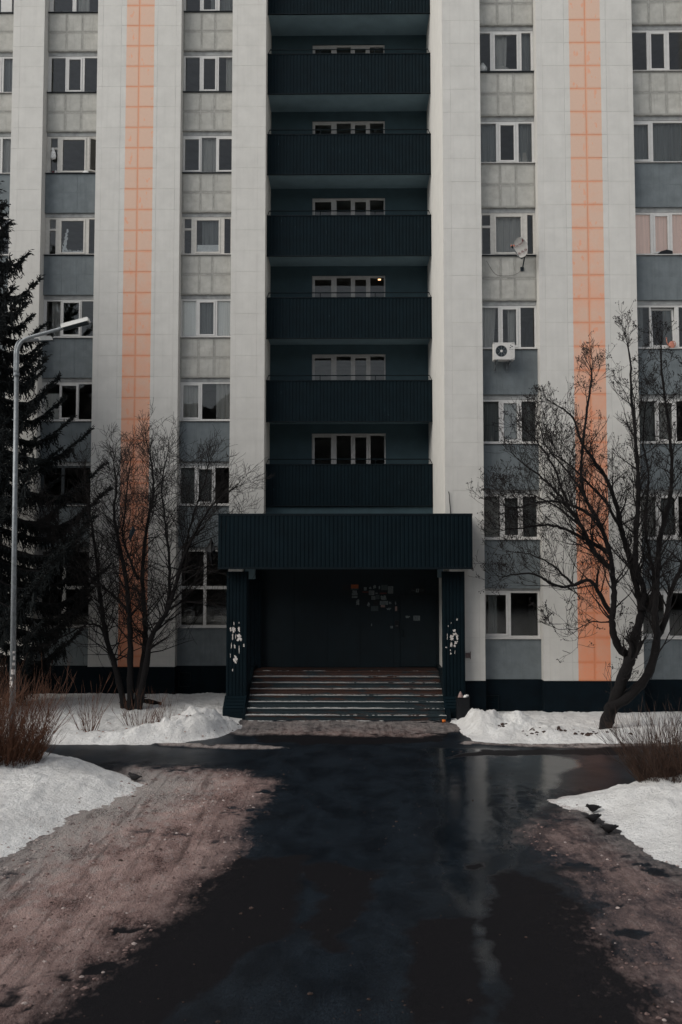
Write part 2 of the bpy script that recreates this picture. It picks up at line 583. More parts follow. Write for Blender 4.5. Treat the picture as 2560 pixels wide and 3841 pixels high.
MATTE = [
    [(2.32, 12.72), (1.83, 12.34), (1.95, 12.14), (1.86, 11.73), (1.68, 11.51), (1.7, 11.16), (1.52, 10.64), (1.6, 9.84), (1.41, 8.46), (1.3, 6.5), (3.4, 6.5), (2.9, 11.31)],
    [(1.59, 12.8), (1.93, 12.9), (1.93, 12.66), (1.73, 12.49), (1.58, 12.62)],
    [(0.82, 10.88), (1.5, 10.83), (1.46, 10.05), (1.41, 8.98), (1.12, 8.46), (0.59, 8.45), (0.57, 9.33)],
    [(-0.71, 12.69), (-0.15, 12.78), (0.46, 12.36), (0.31, 11.57), (0.14, 10.88), (-0.22, 10.04), (-0.54, 10.62), (-0.36, 11.56)],
    [(-1.68, 13.05), (-0.73, 13.06), (-0.64, 11.56), (-0.73, 10.49), (-1.16, 9.81), (-1.68, 8.61), (-1.9, 6.5), (-4, 6.5), (-3.2, 10.24)],
    [(-2.4, 22.4), (2.5, 22.3), (2.2, 21.2), (0, 20.9), (-2.3, 21.2)],
    [(3.2, 20.4), (6.5, 20.6), (6.5, 20.05), (2.2, 19.6)],
]


def road_matte(x, y):
    v = np.zeros(x.shape)
    for p in MATTE:
        v = np.maximum(v, sstep(sdist(x, y, p) + .30 * fbm(x, y, 2.0, 5, .6), -.16, .16))
    return v


FL = [(-15, 22.0), (-8.91, 20.91), (-7.48, 20.42), (-6.3, 19.58), (-5.05, 18.44), (-3.68, 17.15), (-3.85, 16.4), (-4.12, 15.76), (-4.5, 14.73), (-4.63, 13.82), (-4.81, 13.21), (-4.97, 12.65), (-5.19, 12.2), (-5.8, 10.6), (-7, 8), (-15, 6)]
FR = [(15, 18.4), (7.34, 18.1), (6.04, 17.79), (5.22, 17.15), (4.1, 16.5), (3.55, 16.15), (3.72, 15.6), (4.10, 15.06), (4.15, 14.12), (4.30, 13.2), (4.62, 12.4), (4.9, 11.8), (5.6, 10.6), (7, 8), (15, 6)]
GL = [(-15, 21.05), (-8.94, 21.0), (-6.7, 20.82), (-5.16, 20.84), (-3.97, 21.04), (-3.25, 21.72), (-2.76, 23.02), (-2.86, 24.02), (-2.86, 28.9), (-15, 28.9)]
GR = [(2.66, 24.02), (2.8, 23.19), (2.77, 22.05), (3.06, 21.11), (4.05, 20.88), (6.41, 20.95), (15, 20.97), (15, 25.7), (2.66, 25.7)]


def gauss(x, y, cx, cy, sx, sy, h):
    return h * np.exp(-((x - cx) / sx) ** 2 - ((y - cy) / sy) ** 2)


def snow_h(poly, hi, width, piles, rough, edge=.16):
    def f(x, y):
        d = sdist(x, y, poly) + edge * fbm(x, y, 1.6, 5, .55)
        k = sstep(d, -.05, width)
        h = hi * k * (1 + .5 * fbm(x, y, .7, 4))
        for c in piles:
            h = h + gauss(x, y, *c) * sstep(d, -.1, .45) * (1 + .9 * fbm(x, y, 2.1, 6, .65))
        return h + rough * fbm(x, y, 3.5, 5, .6) * k + .045 * fbm(x, y, 7, 5, .65) * k - .06 * (1 - sstep(d, -.12, .03))
    return f


def edge_dirt(poly, w, amt):
    def f(x, y):
        return amt * (1 - sstep(sdist(x, y, poly) + .2 * fbm(x, y, 2.2), 0, w))
    return f


banks = [
    (FL, .27, 1.5, [(-5.0, 18.2, 1.1, .7, .10), (-7.5, 18.5, 2.0, 1.5, .15)], .055, -15, -3.3, 6.5, 22.4, .45, .55),
    (FR, .27, 1.5, [(5.6, 16.3, 1.0, .9, .14), (8, 16, 2, 2, .12)], .06, 3.3, 15, 6.5, 18.8, .4, .5),
    (GL, .08, .8, [(-3.75, 22.35, .85, .60, .46), (-2.95, 22.75, .5, .45, .22), (-4.6, 21.75, .9, .4, .25), (-6.2, 21.35, 1.2, .35, .10), (-9, 21.6, 2, .5, .10)], .045, -15, -2.4, 20.4, 28.6, .25, .35),
    (GR, .06, .8, [(3.45, 22.7, .60, .65, .42), (4.25, 22.55, .65, .5, .28), (5.3, 21.8, 1.0, .45, .12), (8.5, 22.0, 2.5, .7, .14), (3.1, 23.4, .35, .4, .16)], .045, 2.4, 15, 20.4, 25.6, .3, .4),
]
for poly, hi, wd, piles, rgh, xa, xb, ya, yb, dw, da in banks:
    st = .055
    o = grid_obj('snow_bank', np.arange(xa, xb, st), np.arange(ya, yb, st), snow_h(poly, hi, wd, piles, rgh), M['snow'], {'dirt': edge_dirt(poly, dw, da)}, keep=-.025)
    tag(o, kind='structure')

SL = [(-4.6, 18.75), (-4.41, 18.6), (-3.22, 18.45), (-2.18, 18.15), (-1.56, 17.31), (-1.6, 15.79), (-1.95, 14.51), (-1.73, 13.43), (-1.95, 12.33), (-2.21, 11.26), (-2.54, 10.36), (-2.84, 9.69), (-2.96, 8.93), (-3.1, 8.2), (-3.3, 6.6), (-8, 6.6), (-5.6, 11), (-5.1, 13), (-4.9, 15), (-4.7, 17)]
SR = [(3.95, 16.7), (3.59, 16.48), (3.05, 15.05), (2.45, 13.78), (2.79, 13.19), (2.86, 12.05), (2.82, 11.04), (2.73, 9.85), (2.75, 8.91), (2.73, 8.2), (2.8, 6.6), (8, 6.6), (5.5, 11), (5, 12.5), (4.6, 15), (4.4, 16.4)]
SF = [(-2.85, 24.0), (2.7, 24.0), (3.0, 23.2), (2.9, 22.3), (1.6, 21.75), (-1.2, 21.9), (-2.7, 22.0), (-3.2, 22.3)]
SP = [(-4.6, 20.95), (-2.2, 20.85), (-1.4, 20.45), (-2.6, 20.3), (-4.4, 20.7)]
SQ = [(2.7, 21.3), (3.6, 21.0), (7.5, 21.1), (7.5, 20.7), (4.5, 20.55), (2.6, 20.95)]


SLUSH = [(SL, 1.0, .42, 1.0), (SR, .95, .45, .52), (SF, .30, .30, .58), (SP, .14, .15, .8), (SQ, .14, .15, .75)]


def road_slush(x, y):
    v = np.zeros(x.shape)
    for poly, w, ed, a in SLUSH:
        d = sdist(x, y, poly) + ed * fbm(x, y * .75, 1.1, 5, .6)
        v = np.maximum(v, a * sstep(d, -w, w))
    hole = sstep(fbm(x + 40, y * 1.6, 1.5, 6, .62), .26, .52)
    return np.clip(v - .55 * hole, 0, 1)


WATER = [[(1.8, 20.6), (3.6, 20.5), (5.0, 19.4), (4.0, 17.5), (3.2, 15.2), (2.6, 13.6), (2.1, 12.4), (1.75, 11.2), (1.75, 9.6), (1.45, 9.4), (1.45, 11.2), (1.35, 12.8), (1.5, 15), (1.7, 18)]]


def road_sheen(x, y):
    v = np.zeros(x.shape)
    for p in WATER:
        v = np.maximum(v, sstep(sdist(x, y, p) + .25 * fbm(x, y, 1.5, 5, .6), -.3, .3))
    return v


def road_clean(x, y):
    v = np.zeros(x.shape)
    for poly, sc in ((FL, 2.5), (FR, .9)):
        v = np.maximum(v, np.clip(1.0 + sdist(x, y, poly) / sc, 0, 1))
    f = np.clip(.80 + .30 * (y - 22.9) + .5 * np.maximum(0, np.abs(x) - 1.8), 0, 1) * (y > 21.5)
    f = np.maximum(f, .9 * ((y > 20.2) & (y <= 21.5) & (np.abs(x) > 1.2)))
    return np.maximum(v, f)


def road_h(x, y):
    s = road_slush(x, y)
    h = .006 * fbm(x, y, .8) + .002 * fbm(x, y, 4)
    lump = .5 + fbm(x, y * .7, 3.2, 6, .65) + 1.2 * np.maximum(0, fbm(x * 2.2 + .5 * y, y * .35, 1.3, 4, .5))
    return h + s * (.040 * lump + .032 * fbm(x, y, 8, 5, .65) + .006)


road = grid_obj('road', np.arange(-15, 15.01, .05), np.arange(5.5, 24.3, .05), road_h, M['road'], {'matte': road_matte, 'sheen': road_sheen, 'slush': road_slush, 'clean': road_clean})
tag(road, kind='structure')

# ------------------------------------------------------------------ the apartment building
DL, DR, ZT = 28.32, 25.146, 26.0        # front planes of the left and right wings, roof level
B = empty('apartment_building', (0, DL, 0))
tag(B, 'tall white apartment block with orange pillar stripes and stacked dark loggias', 'building')
PZ = .924                               # top of the plinth
PIL = {'p0': (-14.2, -13.05, DL), 'p1': (-11.286, -10.234, DL), 'p2': (-8.44, -5.625, DL), 'p3': (-3.912, -2.784, DL),
       'p4': (2.752, 3.867, DR), 'p5': (5.526, 8.365, DR), 'p6': (10.1, 11.3, DR)}
BAY = {'c0': (-13.05, -11.286, DL + .35), 'c1': (-10.234, -8.44, DL + .35), 'c2': (-5.625, -3.912, DL + .35),
       'c3': (3.867, 5.526, DR + .33), 'c4': (8.365, 10.1, DR + .33)}
for k, (a, b, y) in PIL.items():
    mb = MB()
    mb.box(a, b, y + .0042, y + .62, PZ, ZT)
    mb.build('pillar', M['joint'], B)
    mb = MB()
    mb.box(a - .0, b + .0, y - .012, y + .62, -.3, PZ - .003)
    mb.build('plinth', M['plinth'], B)
# side walls of the loggia shaft
for nm, x0, x1, y0 in (('left', -2.99, -2.784, DL + .62), ('right', 2.752, 2.96, DR + .62)):
    mb = MB()
    mb.box(x0, x1, y0, 30.35, PZ, ZT)
    mb.build('shaft_side_wall', M['facade'], B)
mb = MB()
mb.box(2.752, 2.96, DR + .62, 28.2, -.3, PZ - .003)
mb.build('plinth', M['plinth'], B)
# the inner return of the right-hand corner pillar is smooth paint
mb = MB()
mb.box(2.748, 2.7515, DR + .004, DR + .62, PZ, ZT)
mb.box(-2.7835, -2.780, DL + .004, DL + .62, PZ, ZT)
mb.build('corner_return', M['facade'], B)
mb = MB()
mb.box(-14.2, -2.8, DL + .02, 36, ZT, ZT + .25)
mb.box(2.76, 11.3, DR + .02, 36, ZT, ZT + .25)
mb.box(-2.8, 2.76, 28.8, 36, ZT + .003, ZT + .2)
mb.build('roof', M['lintel'], B)


def tile_mesh(w, h, mat, t=.012, bv=.012, lip=.004):
    mb = MB()
    b = [(0, t, 0), (w, t, 0), (w, t, h), (0, t, h)]
    mid = [(0, lip, 0), (w, lip, 0), (w, lip, h), (0, lip, h)]
    f = [(bv, 0, bv), (w - bv, 0, bv), (w - bv, 0, h - bv), (bv, 0, h - bv)]
    mb.v = b + mid + f
    mb.f = [(8, 9, 10, 11)]
    for o in (0, 4):
        for i in range(4):
            j = (i + 1) % 4
            mb.f.append((o + i, o + j, o + 4 + j, o + 4 + i))
    me = bpy.data.meshes.new('tile')
    me.from_pydata(mb.v, [], mb.f)
    me.materials.append(mat)
    return me


def tile_rows(phase):
    zs = [PZ]
    z = phase
    while z < ZT - .1:
        if z > PZ + .12:
            zs.append(z)
        z += .7
    zs.append(ZT)
    return zs


COLS = {'p0': [-14.2, -13.6, -13.05], 'p1': [-11.286, -11.04, -10.234], 'p2': [-8.44, -8.258, -7.638, -7.037, -6.408, -5.80, -5.625],
        'p3': [-3.912, -3.74, -3.05, -2.784], 'p4': [2.752, 2.985, 3.711, 3.867], 'p5': [5.526, 5.705, 6.345, 6.977, 7.595, 8.205, 8.365], 'p6': [10.1, 10.3, 11.3]}
rest = MB()
tcount = 0
cache = {}
for k, js in COLS.items():
    y = PIL[k][2]
    rows = tile_rows(.556 if y == DL else .047)
    for i in range(len(js) - 1):
        w = js[i + 1] - js[i]
        main = (k in ('p2', 'p5') and w > .5) or (k == 'p4' and w > .5)
        for r in range(len(rows) - 1):
            h = rows[r + 1] - rows[r]
            orange = (k == 'p2' and i in (2, 3)) or (k == 'p5' and i in (2, 3))
            gap = .013 if orange else .003
            dy = random.uniform(-.0015, .0015)
            x0, z0 = js[i] + gap, rows[r] + gap
            if main and tcount < 300 and rows[r] < 24.6:
                key = (round(w, 3), round(h, 3), orange)
                if key not in cache:
                    cache[key] = tile_mesh(w - 2 * gap, h - 2 * gap, M['facade'], .0075, .010 if orange else .005, .003)
                T = Matrix.Translation((x0, y + dy, z0)) @ Matrix.Rotation(random.uniform(-.0012, .0012), 4, 'Y')
                link('facade_tile', cache[key], B, T)
                tcount += 1
            else:
                rest.box(x0, js[i + 1] - gap, y + dy, y + .0125, z0, rows[r + 1] - gap)
tag(rest.build('facade_tiles', M['facade'], B), kind='stuff')

# ---- windows: glass spans measured off the photograph, metres along the facade; f fixed, s sash, v vent light
WIN = {
    'c0': (22.96, [[(-12.95, -11.9, 'f'), (-11.53, -11.36, 'f')], [(-12.95, -12.5, 'f'), (-12.35, -11.88, 's'), (-11.76, -11.36, 'f')], [(-12.95, -12.5, 'f'), (-12.35, -11.88, 's'), (-11.74, -11.36, 'f')],
                  [(-12.95, -12.5, 'f'), (-12.35, -11.88, 's'), (-11.74, -11.36, 'f')], [(-12.95, -12.5, 'f'), (-12.35, -11.88, 's'), (-11.74, -11.36, 'f')], [(-12.95, -12.5, 'f'), (-12.35, -11.88, 's'), (-11.74, -11.36, 'f')], [(-12.95, -12.3, 'f'), (-12.15, -11.36, 'f')]]),
    'c1': (22.96, [[(-10.1, -9.45, 'f'), (-9.32, -8.52, 'f')], [(-10.13, -9.65, 'f'), (-9.52, -9.13, 's'), (-9.0, -8.52, 'f')], [(-10.1, -9.87, 'v'), (-9.69, -8.95, 's'), (-8.75, -8.52, 'o')],
                  [(-10.09, -9.88, 'v'), (-9.69, -8.94, 's'), (-8.76, -8.52, 'f')], [(-10.14, -9.67, 'f'), (-9.57, -9.05, 's'), (-8.96, -8.52, 'f')], [(-10.12, -9.66, 'f'), (-9.58, -9.09, 's'), (-9.01, -8.52, 'f')], [(-10.13, -9.54, 'd'), (-9.44, -8.52, 'd')]]),
    'c2': (22.96, [[(-5.57, -5.09, 'f'), (-4.96, -4.57, 's'), (-4.42, -3.97, 'f')], [(-5.56, -5.08, 'f'), (-4.94, -4.55, 's'), (-4.43, -3.97, 'f')], [(-5.55, -5.08, 's'), (-4.99, -4.5, 'f'), (-4.4, -3.97, 's')],
                  [(-5.54, -5.31, 'v'), (-5.13, -4.39, 's'), (-4.2, -3.99, 'f')], [(-5.58, -5.12, 'f'), (-5.0, -4.54, 's'), (-4.42, -3.98, 'f')], [(-5.52, -5.02, 's'), (-4.9, -3.97, 'f')], [(-5.58, -5.12, 'f'), (-4.98, -4.55, 's'), (-4.44, -3.98, 'f')]]),
    'c3': (21.765, [[(3.93, 4.39, 'f'), (4.52, 4.92, 's'), (5.06, 5.46, 'f')], [(3.93, 4.24, 'f'), (4.38, 5.04, 's'), (5.18, 5.46, 'f')], [(3.93, 4.39, 'f'), (4.52, 4.92, 's'), (5.06, 5.46, 'f')], [(3.95, 4.19, 'v'), (4.36, 5.1, 's'), (5.29, 5.46, 'f')],
                   [(3.93, 4.4, 'f'), (4.53, 4.93, 's'), (5.06, 5.47, 'f')], [(3.93, 4.39, 'f'), (4.53, 4.92, 's'), (5.06, 5.47, 'f')], [(3.93, 4.39, 'f'), (4.53, 4.92, 's'), (5.06, 5.47, 'f')]]),
    'c4': (21.765, [[(8.44, 8.94, 'f'), (9.07, 9.46, 's'), (9.61, 10.03, 'f')], [(8.44, 8.94, 'f'), (9.07, 9.46, 's'), (9.61, 10.03, 'f')], [(8.46, 8.93, 's'), (9.07, 10.03, 'f')], [(8.44, 8.94, 'f'), (9.08, 9.45, 's'), (9.59, 10.03, 'f')],
                   [(8.44, 8.86, 'f'), (8.96, 9.55, 't'), (9.72, 10.03, 'f')], [(8.44, 8.97, 'f'), (9.07, 9.46, 's'), (9.59, 10.03, 'f')], [(8.44, 8.93, 'f'), (9.08, 9.49, 's'), (9.59, 10.03, 'f')]]),
}
OLDW = {('c1', 2), ('c1', 3), ('c2', 3), ('c3', 3)}
OLDSP = {('c0', 0), ('c0', 1), ('c1', 0), ('c1', 1), ('c2', 0), ('c2', 1), ('c2', 2), ('c2', 3), ('c2', 4), ('c3', 0), ('c3', 1), ('c3', 2), ('c3', 3), ('c4', 0), ('c4', 1), ('c4', -1), ('c3', -1)}
DARKSILL = {('c0', 0), ('c1', 0), ('c1', 1), ('c1', 2), ('c1', 3), ('c2', 0), ('c2', 1), ('c2', 2), ('c3', 1), ('c3', 3)}


def add_pane(mb, x0, x1, y, z0, z1):
    mb.box(x0 - .008, x1 + .008, y, y + .006, z0 - .008, z1 + .008)


def make_window(bay, lights, z0, z1, fm, transoms=(), border=.055):
    """frame as the part, sashes and panes as its pieces"""
    X0, X1, Y = BAY[bay]
    yf = Y + .09
    zt = z1 - .06
    zb = z0 + .065
    fr = MB()
    fr.box(X0 + .002, X1 - .002, yf, yf + .07, z0 + .012, zb)
    fr.box(X0 + .002, X1 - .002, yf, yf + .07, zt, z1)
    spans = []
    for a, b, t in lights:
        e = border if t in 'sto' else 0
        spans.append((a - e, b + e))
    xs = [X0 + .002] + [v for s in spans for v in s] + [X1 - .002]
    for i in range(0, len(xs), 2):
        if xs[i + 1] - xs[i] > .004:
            fr.box(xs[i], xs[i + 1], yf + .001, yf + .069, zb, zt)
    for a, b, t in lights:
        if t == 'v':
            fr.box(a, b, yf + .002, yf + .068, z0 + .86, z0 + .93)
        for tz in transoms:
            fr.box(a, b, yf + .002, yf + .068, tz - .05, tz + .05)
    w = fr.build('window', fm, B)
    for a, b, t in lights:
        if t in 'sto':
            s = MB()
            e = border
            for q in ((a - e + .003, a, zb + .003, zt - .003), (b, b + e - .003, zb + .003, zt - .003), (a, b, zb + .003, zb + e), (a, b, zt - e, zt - .003)):
                s.box(q[0], q[1], yf - .014, yf + .05, q[2], q[3])
            g = MB()
            add_pane(g, a, b, yf + .02, zb + e, zt - e)
            Mx = Matrix.Identity(4)
            if t == 't':      # tilted open at the top, into the room
                Mx = Matrix.Translation((0, yf, zb)) @ Matrix.Rotation(R(-5), 4, 'X') @ Matrix.Translation((0, -yf, -zb)) @ Matrix.Translation((0, .02, 0))
            if t == 'o':      # swung inwards on its right edge
                Mx = Matrix.Translation((b, yf, 0)) @ Matrix.Rotation(R(28), 4, 'Z') @ Matrix.Translation((-b, -yf + .02, 0))
            s.build('sash', fm, w, world=Mx)
            g.build('pane', M['glass'], w, world=Mx)
        else:
            zz = [zb] + [v for tz in transoms for v in (tz - .05, tz + .05)] + [zt]
            if t == 'v':
                zz = [zb, z0 + .86, z0 + .93, zt]
            for i in range(0, len(zz), 2):
                g = MB()
                add_pane(g, a, b, yf + .03, zz[i], zz[i + 1])
                g.build('pane', M['glass'], w)
    return w


def make_sill(w, bay, z, dark):
    X0, X1, Y = BAY[bay]
    s = MB()
    s.prism_x([(Y - .055, z - .022), (Y - .055, z - .004), (Y + .088, z + .012), (Y + .088, z - .012)], X0 + .004, X1 - .004)
    s.build('sill', M['silld'] if dark else M['sillw'], w)


def spandrel(bay, zlo, zhi, old, i):
    X0, X1, Y = BAY[bay]
    mb = MB()
    mb.box(X0 + .001, X1 - .001, Y + .0045, Y + .25, zlo, zhi - .03)
    sp = mb.build('spandrel', M['oldjoint'] if old else M['greyjoint'], B)
    w = X1 - X0
    cuts = [X0 + .002, X0 + w * random.uniform(.34, .38), X0 + w * random.uniform(.60, .66), X1 - .002]
    zz = [zlo, (zlo + zhi) / 2 + random.uniform(-.02, .02), zhi - .03]
    gap = .012 if old else .004
    for a in range(3):
        for b in range(2):
            t = tile_mesh(cuts[a + 1] - cuts[a] - 2 * gap, zz[b + 1] - zz[b] - 2 * gap, M['old'] if old else M['grey'], .0075, .010 if old else .005, .003)
            link('spandrel_tile', t, sp, Matrix.Translation((cuts[a] + gap, Y + random.uniform(-.002, .002), zz[b] + gap)))


for bay, (ztop, wins) in WIN.items():
    X0, X1, Y = BAY[bay]
    ln = MB()
    spandrel(bay, ztop + 1.44, min(ztop + 2.8, ZT - .02), (bay, 0) in OLDSP, -1)
    for r, lights in enumerate(wins):
        z = ztop - 2.8 * r
        old = (bay, r) in OLDW
        dk = all(l[2] == 'd' for l in lights)
        w = make_window(bay, [(a, b, 'f' if t == 'd' else t) for a, b, t in lights], z, z + 1.31, M['darkframe'] if dk else M['wood'] if old else M['pvc'])
        make_sill(w, bay, z, (bay, r) in DARKSILL)
        ln = MB()
        ln.box(X0 + .001, X1 - .001, Y + .075, Y + .25, z + 1.311, z + 1.44)
        ln.build('lintel', M['lintel'], B)
        lo = z - 1.36
        if r == len(wins) - 1:
            lo = {'c0': 4.78, 'c1': 4.78, 'c2': 4.78, 'c3': 3.53, 'c4': 3.53}[bay]
        spandrel(bay, lo, z, (bay, r) in OLDSP, r)
    # ground floor
    ln = MB()
    if bay in ('c0', 'c1', 'c2'):
        z, zt = 2.17, 4.70
        q = {'c0': [(-12.9, -12.25, 'f'), (-12.1, -11.37, 'f')], 'c1': [(-10.12, -9.45, 'f'), (-9.33, -8.52, 'f')], 'c2': [(-5.52, -4.80, 'f'), (-4.70, -3.98, 'f')]}[bay]
        w = make_window(bay, q, z, zt, M['pvc'], transoms=(3.456,))
        ln.box(X0 + .001, X1 - .001, Y + .075, Y + .25, zt + .001, 4.78)
    else:
        z, zt = 2.10, 3.46
        q = {'c3': [(3.95, 4.54, 's'), (4.68, 5.46, 'f')], 'c4': [(8.46, 9.11, 's'), (9.26, 10.03, 'f')]}[bay]
        w = make_window(bay, q, z, zt, M['pvc'])
        ln.box(X0 + .001, X1 - .001, Y + .075, Y + .25, zt + .001, 3.53)
    make_sill(w, bay, z, False)
    spandrel(bay, PZ, z, False, 9)
    ln.build('lintel', M['lintel'], B)
    mb = MB()
    mb.box(X0 + .001, X1 - .001, Y - .008, Y + .3, -.3, PZ - .003)
    mb.build('plinth', M['plinth'], B)
    # rooms behind the glass: floors, back wall
    mb = MB()
    for r in range(9):
        zf = ztop - .85 - 2.8 * r + 2.8
        if zf > .4:
            mb.box(X0 - .5, X1 + .5, Y + .26, Y + 4.2, zf - .2, zf)
    mb.box(X0 - .5, X1 + .5, Y + 4.2, Y + 4.3, .3, ZT)
    mb.box(X0 - .6, X0 - .5, Y + .26, Y + 4.3, .3, ZT)
    mb.box(X1 + .5, X1 + .6, Y + .26, Y + 4.3, .3, ZT)
    mb.build('room_shell', M['room'], B)

# basement vents
for x0, x1, z0, z1, y in ((-5.575, -5.162, .234, .70, DL + .35), (3.90, 4.293, .035, .471, DR + .33)):
    mb = MB()
    yv = y - .012
    for q in ((x0, x0 + .03, z0, z1), (x1 - .03, x1, z0, z1), (x0 + .03, x1 - .03, z0, z0 + .03), (x0 + .03, x1 - .03, z1 - .03, z1)):
        mb.box(q[0], q[1], yv - .03, yv + .002, q[2], q[3])
    v = mb.build('basement_vent', M['trim'], B)
    n = 8
    for i in range(n):
        zz = z0 + .04 + (z1 - z0 - .08) * i / n
        s = MB()
        s.hexa([(x0 + .03, yv - .025, zz), (x1 - .03, yv - .025, zz), (x1 - .03, yv + .0, zz + .03), (x0 + .03, yv, zz + .03),
                (x0 + .03, yv - .025, zz + .008), (x1 - .03, yv - .025, zz + .008), (x1 - .03, yv, zz + .038), (x0 + .03, yv, zz + .038)])
        s.build('louvre', M['clad'], v)
# small rusty junction box on the corner pillar, and the cable end that sticks up above the canopy
mb = MB()
mb.box(3.30, 3.43, DR - .018, DR, 1.57, 1.71)
mb.box(3.432, 3.446, DR - .03, DR, 1.54, 1.75)
mb.build('junction_box', M['rust'], B)
cb = MB()
cb.tube(smooth_path([(2.846, DR - .03, 6.32), (2.862, DR - .05, 6.22), (2.868, DR - .04, 6.08), (2.885, DR - .03, 5.92), (2.905, DR - .03, 5.6)]), .012, 5)
cb.build('loose_cable', M['black'], B)


# ---- corrugated sheet
def corrugate(mb, p0, p1, nrm, z0, z1, pitch=.115, depth=.013):
    """vertical ribs along the line p0-p1 (xy), pushed out along nrm"""
    p0, p1, nrm = Vector(p0), Vector(p1), Vector(nrm)
    L = (p1 - p0).length
    d = (p1 - p0) / L
    prof = []
    s = 0
    while s < L:
        for u, k in ((0, 0), (.10, 1), (.62, 1), (.72, 0)):
            if s + u * pitch < L:
                prof.append((s + u * pitch, k))
        s += pitch
    prof.append((L, 0))
    b = len(mb.v)
    for u, k in prof:
        q = p0 + d * u + nrm * (k * depth)
        mb.v += [(q.x, q.y, z0), (q.x, q.y, z1)]
    for i in range(len(prof) - 1):
        mb.f.append((b + 2 * i, b + 2 * i + 2, b + 2 * i + 3, b + 2 * i + 1))
        mb.m.append(0)


# ---- loggias
YP, YB = 28.80, 30.30
bw = MB()
bw.box(-2.79, 2.76, YB + .002, YB + .2, 4.2, 6.4)
bw.box(-2.782, 2.75, YP + .06, YP + .2, 4.3, 6.295)
for k in range(7):
    zb = 6.13 + 2.8 * k
    soff = zb + .17
    floor = soff + .20
    s = MB()
    s.box(-2.782, 2.750, YP + .05, YB, soff, floor)
    sl = s.build('loggia', M['soffit'], B)
    c = MB()
    corrugate(c, (-2.775, YP), (2.745, YP), (0, -1), zb + .03, zb + 1.37)
    c.box(-2.775, 2.745, YP + .004, YP + .03, zb + .02, zb + 1.37)
    c.build('corrugated_parapet', M['clad'], sl)
    t = MB()
    t.box(-2.780, 2.749, YP - .03, YP + .045, zb + 1.371, zb + 1.40)
    t.box(-2.780, 2.749, YP - .022, YP + .045, zb, zb + .029)
    t.build('edge_trim', M['trim'], sl)
    sc_ = MB()
    for q in range(5):
        sx_, sz_ = random.uniform(-2.6, 2.6), random.uniform(zb + .1, zb + 1.2)
        sh_ = random.uniform(.02, .12)
        sw_ = random.uniform(.004, .010)
        sx_ = -2.775 + .115 * round((sx_ + 2.775) / .115) + .035
        sc_.face([(sx_, YP - .0145, sz_), (sx_ + sw_, YP - .0145, sz_ + .01), (sx_ + sw_ * .6, YP - .0145, sz_ + sh_), (sx_ - sw_ * .3, YP - .0145, sz_ + sh_ * .8)])
    tag(sc_.build('paint_scratches', M['recess'], sl), kind='stuff')
    h = MB()
    zr = zb + 1.56
    h.tube([(-2.70, YP + .02, zr), (2.66, YP + .02, zr)], .018, 6)
    for x, xt in ((-2.76, -2.70), (-.98, -.98), (.86, .86), (2.735, 2.66)):
        h.tube([(x, YP + .01, zb + 1.39), (xt, YP + .02, zr)], .013, 5)
    h.build('handrail', M['trim'], sl)
    # back wall with a window band
    zw0, zw1 = floor + .12, zb + 2.635
    bw.box(-2.79, -1.316, YB, YB + .2, floor - .2, floor + 2.63)
    bw.box(1.262, 2.76, YB, YB + .2, floor - .2, floor + 2.63)
    bw.box(-1.316, 1.262, YB, YB + .2, zw1, floor + 2.63)
    bw.box(-1.316, 1.262, YB, YB + .2, floor - .2, zw0)
    f = MB()
    f.box(-1.315, 1.261, YB + .05, YB + .11, zw1 - .07, zw1)
    f.box(-1.315, 1.261, YB + .05, YB + .11, zw0, zw0 + .07)
    ls = [(-1.24, -.623), (-.456, .05), (.176, .606), (.732, 1.215)]
    ed = [-1.315] + [v for q in ls for v in q] + [1.261]
    for i in range(0, len(ed), 2):
        f.box(ed[i], ed[i + 1], YB + .051, YB + .109, zw0 + .07, zw1 - .07)
    w = f.build('loggia_window', M['loggiaframe'], B)
    for i, (a, b) in enumerate(ls):
        if i in (0, 2):
            q = MB()
            for r4 in ((a - .05, a + .02, zw0 + .072, zw1 - .072), (b - .02, b + .05, zw0 + .072, zw1 - .072), (a + .02, b - .02, zw1 - .13, zw1 - .072), (a + .02, b - .02, zw0 + .072, zw0 + .13)):
                q.box(r4[0], r4[1], YB + .035, YB + .09, r4[2], r4[3])
            q.build('sash', M['loggiaframe'], w)
        p = MB()
        p.box(a - .004, b + .004, YB + .075, YB + .081, zw0 + .066, zw1 - .066)
        p.build('pane', M['glass'], w)
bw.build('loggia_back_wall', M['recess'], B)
mb = MB()
for k in range(9):
    zf = 6.5 + 2.8 * k - 2.8
    mb.box(-3.2, 3.2, YB + .21, 34.5, zf - .2, zf)
mb.box(-3.2, 3.2, 34.5, 34.6, 3.5, ZT)
mb.box(-3.3, -3.2, YB + .21, 34.6, 3.5, ZT)
mb.box(3.2, 3.3, YB + .21, 34.6, 3.5, ZT)
mb.build('room_shell', M['room'], B)

# small ceiling lamp that is switched on behind one loggia window
lp = MB()
lp.box(1.03, 1.13, 31.0, 31.06, 14.44, 14.47)
lp.box(1.07, 1.09, 31.05, 31.07, 14.471, 14.70, 1)
tag(lp.build('ceiling_lamp', [M['lamp'], M['trim']]), 'small lit warm lamp behind a dark loggia window', 'lamp')


# ------------------------------------------------------------------ entrance porch
def jagged(cx, cz, w, h, n=14, amp=.35, seed=0):
    rr = random.Random(seed)
    pts = []
    for i in range(n):
        a = 2 * math.pi * i / n
        k = 1 - amp * rr.random()
        sq = 1 / max(abs(math.cos(a)), abs(math.sin(a)))
        pts.append((cx + math.cos(a) * w / 2 * k * min(sq, 1.25), cz + math.sin(a) * h / 2 * k * min(sq, 1.25)))
    return pts


